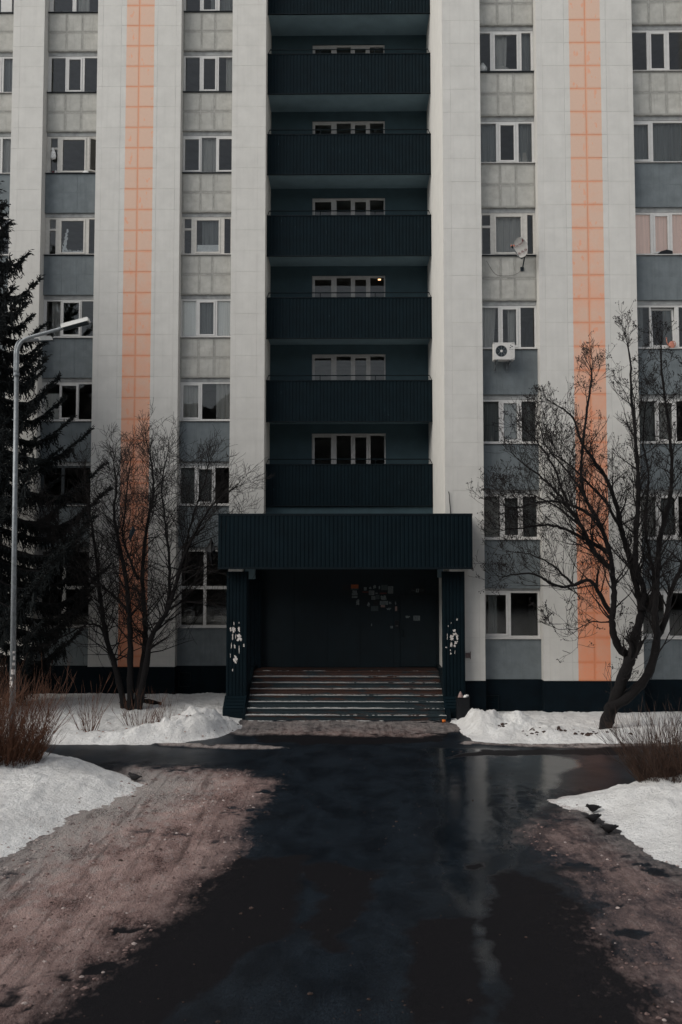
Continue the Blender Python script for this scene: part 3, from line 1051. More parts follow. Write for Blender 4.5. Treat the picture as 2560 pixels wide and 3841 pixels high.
PO = empty('entrance_porch', (0, 25.5, 0))
tag(PO, 'dark steel entrance porch with corrugated canopy, two columns and a metal door', 'porch')
YC = 24.20
fa = MB()
corrugate(fa, (-3.628, YC), (3.380, YC), (0, -1), 4.16, 5.58)
corrugate(fa, (-3.628, 28.25), (-3.628, YC), (-1, 0), 4.16, 5.58)
corrugate(fa, (3.380, YC), (3.380, 25.12), (1, 0), 4.16, 5.58)
fa.build('canopy_fascia', M['clad'], PO)
t = MB()
t.box(-3.645, 3.397, YC - .022, YC + .05, 5.581, 5.64)
t.box(-3.645, 3.397, YC - .020, YC + .05, 4.10, 4.159)
t.box(-3.645, -3.60, YC + .051, 28.25, 5.581, 5.64)
t.box(-3.645, -3.60, YC + .051, 28.25, 4.10, 4.159)
t.box(3.352, 3.397, YC + .051, 25.12, 5.581, 5.64)
t.box(3.352, 3.397, YC + .051, 25.12, 4.10, 4.159)
t.build('canopy_trim', M['trim'], PO)
t = MB()
t.box(-3.60, 3.34, YC + .06, 25.11, 5.45, 5.55)
t.box(-3.60, 2.74, 25.112, 28.28, 5.45, 5.55)
t.build('canopy_roof', M['plinth'], PO)
t = MB()
t.box(-3.60, 3.34, YC + .06, 25.11, 4.17, 4.24)
t.box(-3.60, 2.74, 25.112, 28.28, 4.17, 4.24)
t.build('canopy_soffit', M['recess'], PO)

for side, (x0, x1) in (('l', (-3.465, -2.901)), ('r', (2.64, 3.226))):
    c = MB()
    y0, y1 = 24.75, 25.10
    zl, zh = .54, 4.03
    corrugate(c, (x0, y0), (x1, y0), (0, -1), zl, zh, .098, .013)
    corrugate(c, (x1, y0), (x1, y1), (1, 0), zl, zh, .098, .013)
    corrugate(c, (x0, y1), (x0, y0), (-1, 0), zl, zh, .098, .013)
    c.box(x0 + .004, x1 - .004, y0 + .004, y1, zl, zh)
    col = c.build('column', M['clad'], PO)
    k = MB()
    k.box(x0 + .04 if side == 'l' else x0 + .17, x1 - .13 if side == 'l' else x1 - .05, y0 - .015, y1 - .02, 4.031, 4.098)
    k.build('cap', M['sillw'], col)
    p = MB()
    a, b = x0 - .03, x1 + .01
    p.prism_x([(24.30, -.05), (24.30, .27), (24.745, .545), (25.10, .545), (25.10, -.05)], a + .03, b - .03)
    p.prism_x([(24.28, -.05), (24.28, .285), (24.74, .565), (24.745, .545), (24.40, .26), (24.40, -.05)], a, a + .045)
    p.prism_x([(24.28, -.05), (24.28, .285), (24.74, .565), (24.745, .545), (24.40, .26), (24.40, -.05)], b - .045, b)
    for i in range(4):
        u = i / 4
        ya, za = 24.30 + .445 * u, .272 + .275 * u
        yb, zb2 = 24.30 + .445 * (u + .21), .272 + .275 * (u + .21)
        p.prism_x([(ya, za), (yb, zb2), (yb - .008, zb2 + .013), (ya - .008, za + .013)], a + .047, b - .047)
    for i in range(3):
        p.box(a + .047, b - .047, 24.287, 24.30, .0 + .09 * i, .083 + .09 * i)
    p.build('pedestal', M['clad'], col)
    tp = MB()
    L = [(-3.38, -3.32, 2.33, 2.49), (-3.32, -3.2, 2.31, 2.5), (-3.15, -3.08, 2.32, 2.5), (-3.19, -3.02, 2.07, 2.29), (-3.31, -3.27, 2.07, 2.31), (-3.26, -3.2, 1.86, 2.0), (-3.0, -2.95, 1.9, 2.02), (-3.29, -3.13, 1.44, 1.7), (-3.27, -3.24, 2.51, 2.62), (-3.13, -3.1, 2.56, 2.62), (-3.3, -3.27, 1.22, 1.31), (-3.12, -3.09, 1.7, 1.98), (-3.36, -3.34, 1.6, 1.75), (-3.34, -3.31, 1.85, 2.05), (-3.22, -3.20, 2.1, 2.3)] if side == 'l' else \
        [(2.79, 2.94, 2.09, 2.26), (2.87, 3.04, 2.23, 2.33), (2.98, 3.05, 2.08, 2.29), (2.91, 3.04, 1.98, 2.1), (2.81, 2.89, 1.9, 2.07), (2.91, 2.98, 1.91, 2.0), (2.73, 2.75, 2.11, 2.31), (2.89, 2.98, 2.33, 2.42), (2.68, 2.74, 1.89, 1.93), (2.81, 2.84, 1.8, 1.86), (2.94, 2.96, 1.72, 1.84), (2.84, 2.86, 2.56, 2.62), (2.99, 3.04, 2.65, 2.72), (2.76, 2.78, 2.47, 2.53), (2.81, 2.86, 1.7, 1.77)]
    for i, (a, b, z0, z1) in enumerate(L):
        pts = jagged((a + b) / 2, (z0 + z1) / 2, b - a, z1 - z0, 18, .55, 100 + i + (50 if side == 'r' else 0))
        yy = y0 - .0165 - .0006 * (i % 4)
        n = len(pts)
        base = len(tp.v)
        tp.v += [(x, yy, z) for x, z in pts] + [((a + b) / 2, yy - .001, (z0 + z1) / 2)]
        for j in range(n):
            if (j * 7 + i * 3) % 9 != 0:
                tp.f.append((base + j, base + (j + 1) % n, base + n))
                tp.m.append(0)
    tag(tp.build('torn_paper', M['tornpaper'], col), 'torn white paper remnants glued to the dark column', kind='stuff')

# dark screen left of the entrance wall, beam ends under the canopy
s = MB()
corrugate(s, (-3.45, 26.85), (-2.70, 26.85), (0, -1), .95, 4.165)
s.box(-3.45, -2.70, 26.852, 26.90, .0, 4.165)
s.build('side_screen', M['plinth'], PO)
s = MB()
s.box(-3.06, -2.78, 25.6, 25.9, 3.80, 4.165)
s.box(2.55, 2.70, 25.3, 25.5, 3.85, 4.165)
s.build('beam_end', M['soffit'], PO)

# entrance wall of steel panels
YV = 27.06
ev = MB()
ev.box(-2.84, 2.748, YV + .012, YV + .10, 1.02, 4.168)
wall = ev.build('entrance_wall', M['trim'], PO)
edges = [-2.723, -1.703, -.688, .327, 1.351]
for a, b in zip(edges[:-1], edges[1:]):
    p = MB()
    p.box(a + .004, b - .004, YV + random.uniform(-.003, .003), YV + .0125, 1.085, 4.16)
    p.build('steel_panel', M['door'], wall)
p = MB()
p.box(1.355, 2.744, YV + .001, YV + .0125, 3.305, 4.16)
p.box(1.355, 1.548, YV + .001, YV + .0125, 1.085, 3.302)
p.box(2.668, 2.744, YV + .001, YV + .0125, 1.085, 3.302)
p.build('steel_panel', M['door'], wall)
d = MB()
d.box(1.558, 2.657, YV - .012, YV + .011, 1.10, 3.293)
dr = d.build('door', M['door'], PO)
h = MB()
for z in (1.35, 3.02):
    h.tube([(2.662, YV - .02, z), (2.662, YV - .02, z + .13)], .016, 6)
h.build('hinge', M['trim'], dr)
h = MB()
h.tube([(1.64, YV - .012, 2.0), (1.64, YV - .06, 2.03), (1.64, YV - .06, 2.2), (1.64, YV - .012, 2.23)], .011, 6)
h.build('handle', M['trim'], dr)
ic = MB()
ic.box(1.392, 1.508, YV - .028, YV, 2.29, 2.50)
ip = ic.build('intercom', M['black'], wall)
for i in range(3):
    b = MB()
    b.box(1.415 + .025 * i, 1.432 + .025 * i, YV - .032, YV - .028, 2.33, 2.345)
    b.build('button', M['steel'], ip)
# number plate: dark plate, white slanted square with a 1
pl = MB()
pl.box(1.883, 2.322, YV - .012, YV, 3.355, 3.485)
plate = pl.build('number_plate', M['black'], wall)


def text_mesh(name, body, size, mat, parent, M4, bold=0.0):
    cu = bpy.data.curves.new(name, 'FONT')
    cu.body = body
    cu.size = size
    cu.align_x = 'CENTER'
    cu.align_y = 'CENTER'
    cu.extrude = .0006
    cu.offset = bold
    cu.resolution_u = 3
    o = bpy.data.objects.new('tmp', cu)
    C.objects.link(o)
    me = bpy.data.meshes.new_from_object(o.evaluated_get(bpy.context.evaluated_depsgraph_get()))
    bpy.data.objects.remove(o)
    me.name = name
    me.materials.clear()
    me.materials.append(mat)
    return link(name, me, parent, M4)


FACE = Matrix.Rotation(R(90), 4, 'X')    # text that reads from the camera's side
q = MB()
q.hexa([(2.035, YV - .0155, 3.365), (2.13, YV - .0155, 3.365), (2.13, YV - .0125, 3.365), (2.035, YV - .0125, 3.365),
        (2.045, YV - .0155, 3.475), (2.14, YV - .0155, 3.475), (2.14, YV - .0125, 3.475), (2.045, YV - .0125, 3.475)])
q.build('number_square', M['paper'], plate)
text_mesh('number', '1', .105, M['black'], plate, Matrix.Translation((2.088, YV - .0165, 3.42)) @ FACE, .004)
lt = MB()
for x0, x1, z0, z1 in ((1.912, 1.93, 3.40, 3.45), (1.938, 1.952, 3.40, 3.44), (1.958, 1.972, 3.40, 3.435), (1.978, 1.992, 3.40, 3.435), (1.998, 2.015, 3.40, 3.435),
                       (2.165, 2.29, 3.448, 3.456), (2.175, 2.19, 3.395, 3.425), (2.215, 2.23, 3.395, 3.425), (2.238, 2.252, 3.395, 3.425), (2.26, 2.275, 3.395, 3.425)):
    lt.box(x0, x1, YV - .0145, YV - .0122, z0, z1)
lt.build('small_lettering', M['paperdim'], plate)

PAPERS = [('dark', -0.22, 0.01, 3.43, 3.6), ('orange', 0.04, 0.27, 3.48, 3.6), ('d', 0.04, 0.27, 3.445, 3.475), ('p', 0.09, 0.22, 3.35, 3.42), ('p', 0.07, 0.24, 3.27, 3.34), ('p', 0.07, 0.24, 3.19, 3.24), ('t', 0.18, 0.325, 2.94, 3.16), ('p', 0.44, 0.52, 3.42, 3.52), ('t', 0.59, 0.68, 3.45, 3.54), ('t', 0.71, 0.82, 3.46, 3.6), ('t', 0.89, 0.95, 3.43, 3.59), ('d', 0.97, 1.17, 3.43, 3.59), ('p', 1.18, 1.34, 3.33, 3.55), ('red', 0.39, 0.58, 3.36, 3.39), ('p', 0.59, 0.76, 3.28, 3.42), ('t', 0.77, 0.88, 3.31, 3.36), ('red', 0.93, 1.14, 3.31, 3.35), ('p', 0.67, 0.79, 3.14, 3.25), ('d', 0.8, 0.92, 3.15, 3.28), ('t', 0.94, 1.17, 3.12, 3.29), ('t', 0.53, 0.64, 2.91, 3.09), ('dark', 0.72, 0.89, 2.96, 3.12), ('d', 0.66, 0.88, 2.79, 2.94), ('p', 0.93, 1.18, 2.98, 3.1), ('t', 1.19, 1.3, 2.98, 3.09), ('pink', 0.96, 1.09, 2.91, 2.975), ('t', 1.12, 1.29, 2.8, 2.9), ('t', 1.39, 1.44, 2.96, 3.09), ('pink', 1.4, 1.46, 2.79, 2.93), ('t', 0.66, 0.69, 2.31, 2.43), ('p', 1.25, 1.33, 2.26, 2.33), ('t', 1.69, 1.86, 2.57, 2.65), ('p', 1.96, 2.16, 2.5, 2.65)]
for i, (kd, a, b, z0, z1) in enumerate(PAPERS):
    ondoor = a > 1.56
    par = dr if ondoor else wall
    yy = YV - (.0155 if ondoor else .0065) - .0005 * (i % 3)
    m = {'p': 'paper', 't': 'paper', 'd': 'paperdim', 'dark': 'black', 'orange': 'orangepaper', 'red': 'redpaper', 'pink': 'pinkpaper'}[kd]
    mb = MB()
    if kd == 't':
        pts = jagged((a + b) / 2, (z0 + z1) / 2, b - a, z1 - z0, 16, .6, i)
        n = len(pts)
        mb.v = [(x, yy, z) for x, z in pts] + [(x, yy + .001, z) for x, z in pts]
        mb.f = [tuple(range(n))] + [(j, n + j, n + (j + 1) % n, (j + 1) % n) for j in range(n)]
        mb.m = [0] * len(mb.f)
    else:
        sk = random.uniform(-.006, .006)
        mb.hexa([(a, yy, z0), (b, yy, z0 + sk), (b, yy + .001, z0 + sk), (a, yy + .001, z0), (a, yy, z1), (b, yy, z1 + sk), (b, yy + .001, z1 + sk), (a, yy + .001, z1)])
        if kd == 'p' and z1 - z0 > .06:
            nl = int((z1 - z0) / .028)
            for j in range(nl):
                zz = z1 - .02 - j * (z1 - z0 - .02) / nl
                xx = random.uniform(.06, .3)
                mb.box(a + (b - a) * .08, b - (b - a) * xx, yy - .0008, yy - .0002, zz - .008, zz, 1)
    mb.build('paper_notice', [M[m], M['ink']], par)

# ------------------------------------------------------------------ steps
ST = empty('entrance_steps', (0, 24.1, 0))
tag(ST, 'eight worn wide steps with snow on the treads leading up to the entrance', 'steps')
Y0, TR, RI = 24.05, .30, .1338
for i in range(8):
    mb = MB()
    y1 = Y0 + TR * (i + 1) + .02 if i < 7 else YV
    mb.box(-2.848, 2.638, Y0 + TR * i + .022, y1, RI * i - (.08 if i == 0 else 0), RI * (i + 1) - .033)
    mb.box(-2.848, 2.638, Y0 + TR * i, y1 - (.0 if i == 7 else .022), RI * (i + 1) - .032, RI * (i + 1))
    st = mb.build('step', M['step'], ST)
for x0, x1 in ((-2.93, -2.85), (2.64, 2.748)):
    mb = MB()
    mb.prism_x([(24.06, -.05), (24.06, .16), (26.15, 1.17), (YV - .015, 1.17), (YV - .015, -.05)], x0, x1)
    mb.build('cheek_wall', M['trim'], ST)
# broken snow crust on the treads
cr = MB()
for i in range(-1, 8):
    z = RI * (i + 1) + .001
    ya = Y0 + TR * i + .012
    nx = 300
    for j in range(nx):
        x0 = -2.84 + 5.47 * j / nx
        x1 = -2.84 + 5.47 * (j + 1) / nx
        def prof(x):
            v = .52 + .55 * (vnoise(np.array([x * .9 + i * 9.7]), np.array([i * 3.1]))[0] - .5) + .45 * (vnoise(np.array([x * 23 + i]), np.array([i * 7.7]))[0] - .5) + .55 * (vnoise(np.array([x * 6 + 3]), np.array([i * 5.3]))[0] - .5) - .07 * (x - 0)
            if i == 7:
                v -= .55
            return max(0, min(1, v))
        a, b = prof(x0), prof(x1)
        if max(a, b) < .22:
            continue
        ha, hb = .003 + .009 * a, .003 + .009 * b
        da, db = .02 + .17 * a, .02 + .17 * b
        yo = ya + (.12 if i == -1 else .0) + .012 * math.sin(x0 * 9 + i)
        P = [(x0, yo, z), (x1, yo, z), (x1, yo + db, z), (x0, yo + da, z), (x0, yo + .02, z + ha), (x1, yo + .02, z + hb), (x1, yo + db * .8, z + hb), (x0, yo + da * .8, z + ha)]
        cr.hexa(P)
tag(cr.build('step_snow', M['crust']), 'thin broken snow crust lying on the entrance steps', 'snow', kind='stuff')


# ------------------------------------------------------------------ bare trees
def grow(mb, p, d, length, r, level, rr, tips, up=.25, spread=.75, segs=6, dens=1.0, nmin=4, wig=.20):
    """a twig that wanders and forks; returns nothing, fills mb"""
    pts, rad = [p.copy()], [r]
    q, dd = p.copy(), d.normalized()
    for i in range(segs):
        dd = (dd + Vector((rr.uniform(-wig, wig), rr.uniform(-wig, wig), rr.uniform(-wig, wig) + up * .3))).normalized()
        q = q + dd * (length / segs)
        pts.append(q.copy())
        rad.append(max(r * (1 - .8 * (i + 1) / segs), .0042))
    mb.tube(pts, rad, 4 if r > .012 else 3, cap=False)
    if level <= 0:
        tips.append((pts[-1], dd.copy()))
        return
    nchild = max(1, int(rr.uniform(.75, 1.25) * nmin * dens))
    for i in range(nchild):
        t = rr.uniform(.22, .98)
        k = min(int(t * segs), segs - 1)
        b = pts[k].lerp(pts[k + 1], t * segs - k)
        ax = Vector((rr.uniform(-1, 1), rr.uniform(-1, 1), rr.uniform(-.5, .9))).normalized()
        nd = (dd * rr.uniform(.5, 1.0) + ax * spread + Vector((0, 0, up * .5))).normalized()
        grow(mb, b, nd, length * rr.uniform(.42, .68), max(rad[k] * .6, .0042), level - 1, rr, tips, up, spread, max(3, segs - 1), dens, nmin, wig)


def bare_tree(name, label, base, limbs, twig_len, seed, counts, levels, up, nside=7, berry=None, group=None):
    rr = random.Random(seed)
    T = empty(name, base)
    tag(T, label, 'tree', group)
    tr, br, tw = MB(), MB(), MB()
    tips = []
    for li, (pts, r0, r1, kind) in enumerate(limbs):
        P = smooth_path(pts, 5)
        n = len(P)
        for i in range(1, n):
            j = .012 if kind == 'trunk' else .02
            P[i] = P[i] + Vector((rr.uniform(-j, j), rr.uniform(-j, j), rr.uniform(-j, j)))
        rad = [r0 + (r1 - r0) * (i / (n - 1)) ** .8 for i in range(n)]
        if kind == 'trunk':
            rad = [r * (1 + .10 * math.sin(i * 1.9 + li)) for i, r in enumerate(rad)]
            rad[0] *= 1.25
        (tr if kind == 'trunk' else br).tube(P, rad, 9 if kind == 'trunk' else nside)
        L = sum((P[i + 1] - P[i]).length for i in range(n - 1))
        cnt = int(counts[0] * L) if kind != 'trunk' else int(counts[1] * L)
        for c in range(cnt):
            t = rr.uniform(.18 if kind == 'trunk' else .12, 1.0)
            k = min(int(t * (n - 1)), n - 2)
            b = P[k].lerp(P[k + 1], t * (n - 1) - k)
            d = (P[k + 1] - P[k]).normalized()
            ax = Vector((rr.uniform(-1, 1), rr.uniform(-1, 1), rr.uniform(-.35, .8))).normalized()
            nd = (d * rr.uniform(.4, 1.1) + ax * .85).normalized()
            ln = twig_len * rr.uniform(.5, 1.15) * (1.12 - .72 * t)
            grow(tw, b, nd, ln, max(.008, min(.022, rad[k] * .38)), levels, rr, tips, up)
        # the limb's own end runs out into twigs
        for c in range(3):
            d = (P[-1] - P[-3]).normalized() + Vector((rr.uniform(-.4, .4), rr.uniform(-.4, .4), rr.uniform(-.2, .5)))
            grow(tw, P[-1], d.normalized(), twig_len * .38, max(.006, r1 * .7), levels, rr, tips, up)
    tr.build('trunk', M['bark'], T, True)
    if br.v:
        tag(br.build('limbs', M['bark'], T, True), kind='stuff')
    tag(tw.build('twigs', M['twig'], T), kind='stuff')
    if berry:
        bb = MB()
        for p, d in tips:
            if rr.random() < berry:
                for c in range(rr.randint(3, 6)):
                    q = p + Vector((rr.gauss(0, .035), rr.gauss(0, .035), rr.gauss(0, .035)))
                    bb.tube([p, q], [.003, .003], 3, cap=False)
                    s = rr.uniform(.008, .017)
                    b = len(bb.v)
                    bb.v += [(q.x + s, q.y, q.z), (q.x - s, q.y, q.z), (q.x, q.y + s, q.z), (q.x, q.y - s, q.z), (q.x, q.y, q.z + s * 1.3), (q.x, q.y, q.z - s * 1.3)]
                    for f in ((0, 2, 4), (2, 1, 4), (1, 3, 4), (3, 0, 4), (2, 0, 5), (1, 2, 5), (3, 1, 5), (0, 3, 5)):
                        bb.f.append(tuple(b + i for i in f))
                        bb.m.append(0)
        tag(bb.build('dry_seed_clusters', M['twig'], T), kind='stuff')
    return T, len(tw.f)


def plane_pts(l, y, bend, seed):
    """measured limb outline (x, z) given depth: the limb drifts to and from the viewer along its length"""
    rr = random.Random(seed)
    n = len(l)
    a = rr.uniform(-bend, bend)
    c = rr.uniform(-bend * .4, bend * .4)
    out = []
    for i, (x, z) in enumerate(l):
        t = i / max(1, n - 1)
        dy = a * t + c * math.sin(t * 5)
        k = (y + dy) / y
        out.append((x * k, y + dy, 4.326 + (z - 4.326) * k))
    return out


LT = dict(
    A=([(-6.461, 0.0), (-6.701, 1.058), (-7.018, 2.043), (-7.183, 2.931), (-7.269, 3.585), (-7.471, 5.138), (-7.67, 6.2), (-7.75, 6.9)], .105, .016, 'trunk'),
    B=([(-6.324, 0.0), (-6.325, 1.183), (-6.352, 2.256), (-6.459, 3.585), (-6.677, 4.695), (-6.869, 5.708), (-6.811, 6.5), (-6.903, 7.2)], .115, .014, 'trunk'),
    C=([(-6.161, 0.0), (-5.998, 1.183), (-5.908, 2.031), (-5.944, 2.92), (-6.022, 4.026), (-5.886, 5.353), (-5.733, 6.343), (-5.773, 7.1), (-5.938, 7.8)], .115, .014, 'trunk'),
    D=([(-6.086, 0.0), (-5.91, 1.158), (-5.708, 2.169), (-5.263, 2.92), (-4.885, 4.24), (-4.452, 5.225), (-3.951, 6.0), (-3.35, 6.45)], .11, .016, 'trunk'),
    E=([(-5.3, 2.87), (-5.224, 4.026), (-5.366, 5.352), (-5.48, 6.47), (-5.326, 7.491)], .055, .012, 'limb'),
    F=([(-7.018, 2.043), (-7.251, 2.43), (-7.605, 2.492), (-8.105, 2.25), (-8.727, 1.9)], .05, .010, 'limb'),
    G=([(-6.45, 2.932), (-6.834, 3.308), (-7.181, 3.623), (-7.439, 3.937), (-7.9, 4.5), (-8.4, 5.2)], .045, .010, 'limb'),
    H=([(-6.133, 3.812), (-6.367, 4.316), (-6.606, 5.074), (-6.519, 6.089), (-6.407, 7.237)], .05, .012, 'limb'),
    I=([(-4.848, 4.316), (-4.606, 5.454), (-4.235, 6.597), (-4.116, 7.2)], .04, .010, 'limb'),
    J=([(-7.25, 3.5), (-7.9, 4.3), (-8.5, 4.9), (-9.0, 5.9)], .04, .010, 'limb'),
    K=([(-5.263, 2.92), (-4.8, 3.2), (-4.4, 3.9), (-3.9, 4.4), (-3.3, 5.2)], .04, .010, 'limb'),
)
n1 = bare_tree('bare_tree', 'bare many-stemmed tree in front of the left orange stripe', (-6.25, 25.4, 0),
               [(plane_pts(p, 25.4, .9, i), r0, r1, kd) for i, (p, r0, r1, kd) in enumerate(LT.values())], 1.95, 21, (11, 8.5), 2, .05)
RT = dict(
    T=([(6.413, -0.08), (6.531, 0.408), (6.704, 0.846), (7.012, 1.615), (7.146, 1.89)], .185, .135, 'trunk'),
    a=([(7.146, 1.89), (6.837, 2.111), (6.696, 2.497), (6.665, 2.829), (6.73, 3.42), (6.703, 3.976), (6.621, 4.608), (6.301, 5.466), (6.011, 5.996), (5.951, 6.935), (6.121, 8.258), (6.246, 9.018), (6.237, 9.2)], .11, .018, 'trunk'),
    a2=([(6.632, 4.162), (6.212, 4.608), (5.924, 5.205), (5.633, 5.654), (5.23, 6.179), (4.749, 6.598), (4.3, 6.95)], .075, .014, 'limb'),
    a3=([(6.631, 3.013), (6.379, 3.457), (6.126, 3.827), (5.716, 3.716), (5.307, 3.679), (4.717, 3.976), (4.122, 3.976), (3.886, 3.90)], .066, .012, 'limb'),
    a4=([(6.62, 4.533), (6.104, 4.832), (5.624, 5.093), (5.068, 5.243), (4.433, 5.168), (3.95, 5.12)], .062, .012, 'limb'),
    a5=([(6.626, 2.755), (6.183, 2.791), (5.773, 2.607), (5.233, 2.606)], .022, .006, 'limb'),
    b=([(7.146, 1.89), (7.308, 2.608), (7.409, 3.088), (7.343, 3.494), (7.103, 4.533), (6.928, 5.167), (6.827, 5.728), (6.614, 6.37), (6.25, 6.935), (5.958, 7.388), (5.746, 8.0), (5.4, 8.3)], .12, .018, 'trunk'),
    b2=([(7.409, 3.088), (7.492, 3.568), (7.284, 4.31), (7.343, 5.466), (7.412, 6.182), (7.344, 7.5), (7.253, 8.636), (7.255, 9.4), (7.18, 9.9)], .09, .018, 'trunk'),
    c=([(6.627, 0.627), (7.186, 1.029), (7.601, 1.579), (7.802, 2.387), (7.755, 2.829), (7.834, 3.976), (7.927, 4.906), (8.169, 5.839), (8.259, 6.557), (8.208, 7.687), (8.052, 9.205), (8.042, 9.9)], .14, .018, 'trunk'),
    d=([(7.783, 2.35), (8.033, 2.866), (8.157, 3.495), (8.431, 4.162), (8.669, 4.906), (8.769, 6.026), (8.7, 7.4), (8.8, 8.8)], .085, .012, 'trunk'),
    e=([(7.593, 3.051), (7.756, 3.791), (7.622, 4.533), (7.566, 5.466), (7.662, 6.557), (7.531, 7.499), (7.669, 8.6)], .06, .010, 'limb'),
    h=([(6.30, 5.40), (5.7, 5.75), (5.0, 5.85), (4.3, 5.70), (3.9, 5.75)], .05, .010, 'limb'),
    i=([(5.7, 3.72), (5.2, 4.2), (4.6, 4.5), (4.1, 4.55)], .035, .009, 'limb'),
    j=([(5.63, 5.65), (5.3, 6.6), (4.9, 7.3), (4.6, 7.6)], .04, .010, 'limb'),
    k=([(6.9, 5.2), (6.5, 5.9), (5.5, 6.9), (5.0, 7.1)], .05, .010, 'limb'),
    f=([(6.1, 5.85), (5.6, 6.6), (5.1, 7.2), (4.85, 7.9)], .035, .008, 'limb'),
    g=([(5.92, 5.2), (5.3, 5.7), (4.6, 6.05), (4.0, 6.1)], .035, .007, 'limb'),
)
n2 = bare_tree('bare_tree', 'dark leaning bare tree with seed clusters rising from the right snow', (6.42, 22.4, 0),
               [(plane_pts(p, 22.4, .8, 40 + i), r0, r1, kd) for i, (p, r0, r1, kd) in enumerate(RT.values())], 1.55, 5, (7.5, 5), 2, .20, berry=.3)


# ------------------------------------------------------------------ spruce
def spruce():
    rr = random.Random(3)
    bx, by = -11.15, 25.9
    S = empty('spruce_tree', (bx, by, 0))
    tag(S, 'tall dark spruce with drooping branches at the left edge of the photo', 'tree')
    t = MB()
    t.tube([(bx, by, -.1), (bx + .02, by, 3), (bx - .02, by, 8), (bx, by, 16.4)], [.25, .21, .15, .015], 10)
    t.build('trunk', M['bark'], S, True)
    br, nd = MB(), MB()

    def spindle(p, d, L, r):
        q = p + d * L
        m = p + d * (L * .4)
        u = d.cross(Vector((.2, .3, .93))).normalized()
        w = d.cross(u)
        b = len(nd.v)
        nd.v.append(tuple(p))
        for j in range(4):
            a = math.pi / 2 * j + .4
            k = m + (u * math.cos(a) + w * math.sin(a)) * r
            nd.v.append(tuple(k))
        nd.v.append(tuple(q))
        for j in range(4):
            j2 = (j + 1) % 4
            nd.f += [(b, b + 1 + j2, b + 1 + j), (b + 1 + j, b + 1 + j2, b + 5)]
            nd.m += [0, 0]

    def twig(p, d, L, depth=1):
        spindle(p, d, L, rr.uniform(.022, .036))
        if depth:
            k = int(L / .055)
            for i in range(k):
                s = (i + .5) / k
                ax = Vector((rr.uniform(-1, 1), rr.uniform(-1, 1), rr.uniform(-.6, .35))).normalized()
                e = (d * .75 + ax * .75 + Vector((0, 0, -.15))).normalized()
                spindle(p + d * (L * s), e, rr.uniform(.07, .18), rr.uniform(.013, .022))

    z = .9
    while z < 16.2:
        nb = rr.randint(5, 6) if z < 12 else 4
        a0 = rr.uniform(0, 6.28)
        for i in range(nb):
            a = a0 + 6.283 * i / nb + rr.uniform(-.25, .25)
            dx, dy = math.cos(a), math.sin(a)
            if dx < -.55:
                continue
            Lb = (.25 + (16.5 - z) * .325) * rr.uniform(.66, 1.14)
            Lb = min(Lb, 3.9)
            if z < 3:
                Lb *= .45 + .18 * z
            P = []
            m = 8
            for s in range(m + 1):
                u = s / m
                drop = -.30 * Lb * math.sin(u * 2.3) * .70 + .75 * Lb * max(0, u - .60) ** 1.25
                P.append(Vector((bx + dx * Lb * u + rr.uniform(-.02, .02), by + dy * Lb * u, z + .12 * Lb * u * .2 + drop)))
            br.tube(P, [.035 * (1 - .8 * s / m) * (.5 + Lb / 3) for s in range(m + 1)], 4, cap=False)
            n = int(Lb / .05)
            side = Vector((-dy, dx, 0))
            for k in range(n):
                u = .12 + .88 * (k + rr.random()) / n
                j = min(int(u * m), m - 1)
                p = P[j].lerp(P[j + 1], u * m - j)
                d = (P[j + 1] - P[j]).normalized()
                tipw = 1 - .55 * u
                for sg in (-1, 1):
                    e = (d * .7 + side * sg * rr.uniform(.4, 1.0) + Vector((0, 0, rr.uniform(-.55, -.05) if u < .8 else rr.uniform(-.1, .5)))).normalized()
                    twig(p, e, rr.uniform(.16, .40) * (tipw + .25))
                if u < .85:
                    hang = (d * .25 + side * rr.uniform(-.35, .35) + Vector((0, 0, -1))).normalized()
                    twig(p, hang, rr.uniform(.22, .62) * (.45 + tipw * .6))
                if k % 3 == 0 and u > .7:
                    twig(p, (d + Vector((rr.uniform(-.3, .3), 0, .6))).normalized(), rr.uniform(.12, .25))
        z += rr.uniform(.36, .54)
    tag(br.build('branches', M['bark'], S), kind='stuff')
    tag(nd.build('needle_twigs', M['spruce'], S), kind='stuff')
    return len(nd.f)


ns = spruce()


# ------------------------------------------------------------------ shrubs
def shrub(label, cx, cy, n, h, rx, ry, mat, seed, z0=0.0, lean=.35, sub=4, rad=.007, shrink=0.6):
    rr = random.Random(seed)
    mb = MB()
    for i in range(n):
        a = rr.uniform(0, 6.283)
        k = math.sqrt(rr.random())
        bx, by = cx + math.cos(a) * k * rx * shrink, cy + math.sin(a) * k * ry * shrink
        L = h * (.30 + .8 * rr.random() ** 1.6)
        d = Vector((math.cos(a) * k * lean + rr.uniform(-.12, .12), math.sin(a) * k * lean + rr.uniform(-.12, .12), 1)).normalized()
        p = Vector((bx, by, z0))
        pts = [p.copy()]
        for s in range(5):
            d = (d + Vector((rr.uniform(-.17, .17), rr.uniform(-.17, .17), rr.uniform(-.04, .08)))).normalized()
            p = p + d * L / 5
            pts.append(p.copy())
        r = rad * rr.uniform(.6, 1.25)
        mb.tube(pts, [r * (1 - .14 * s) for s in range(6)], 3, cap=False)
        for s in range(rr.randint(1, sub)):
            t = rr.randint(1, 4)
            e = (d + Vector((rr.uniform(-.7, .7), rr.uniform(-.7, .7), rr.uniform(-.1, .6)))).normalized()
            q = pts[t]
            l2 = L * rr.uniform(.15, .45)
            mb.tube([q, q + e * l2 * .5, q + (e + Vector((0, 0, .15))).normalized() * l2], [r * .7, r * .55, r * .3], 3, cap=False)
    S = empty('shrub', (cx, cy, z0))
    mb.build('stems', mat, S)
    tag(S, label, 'shrub')


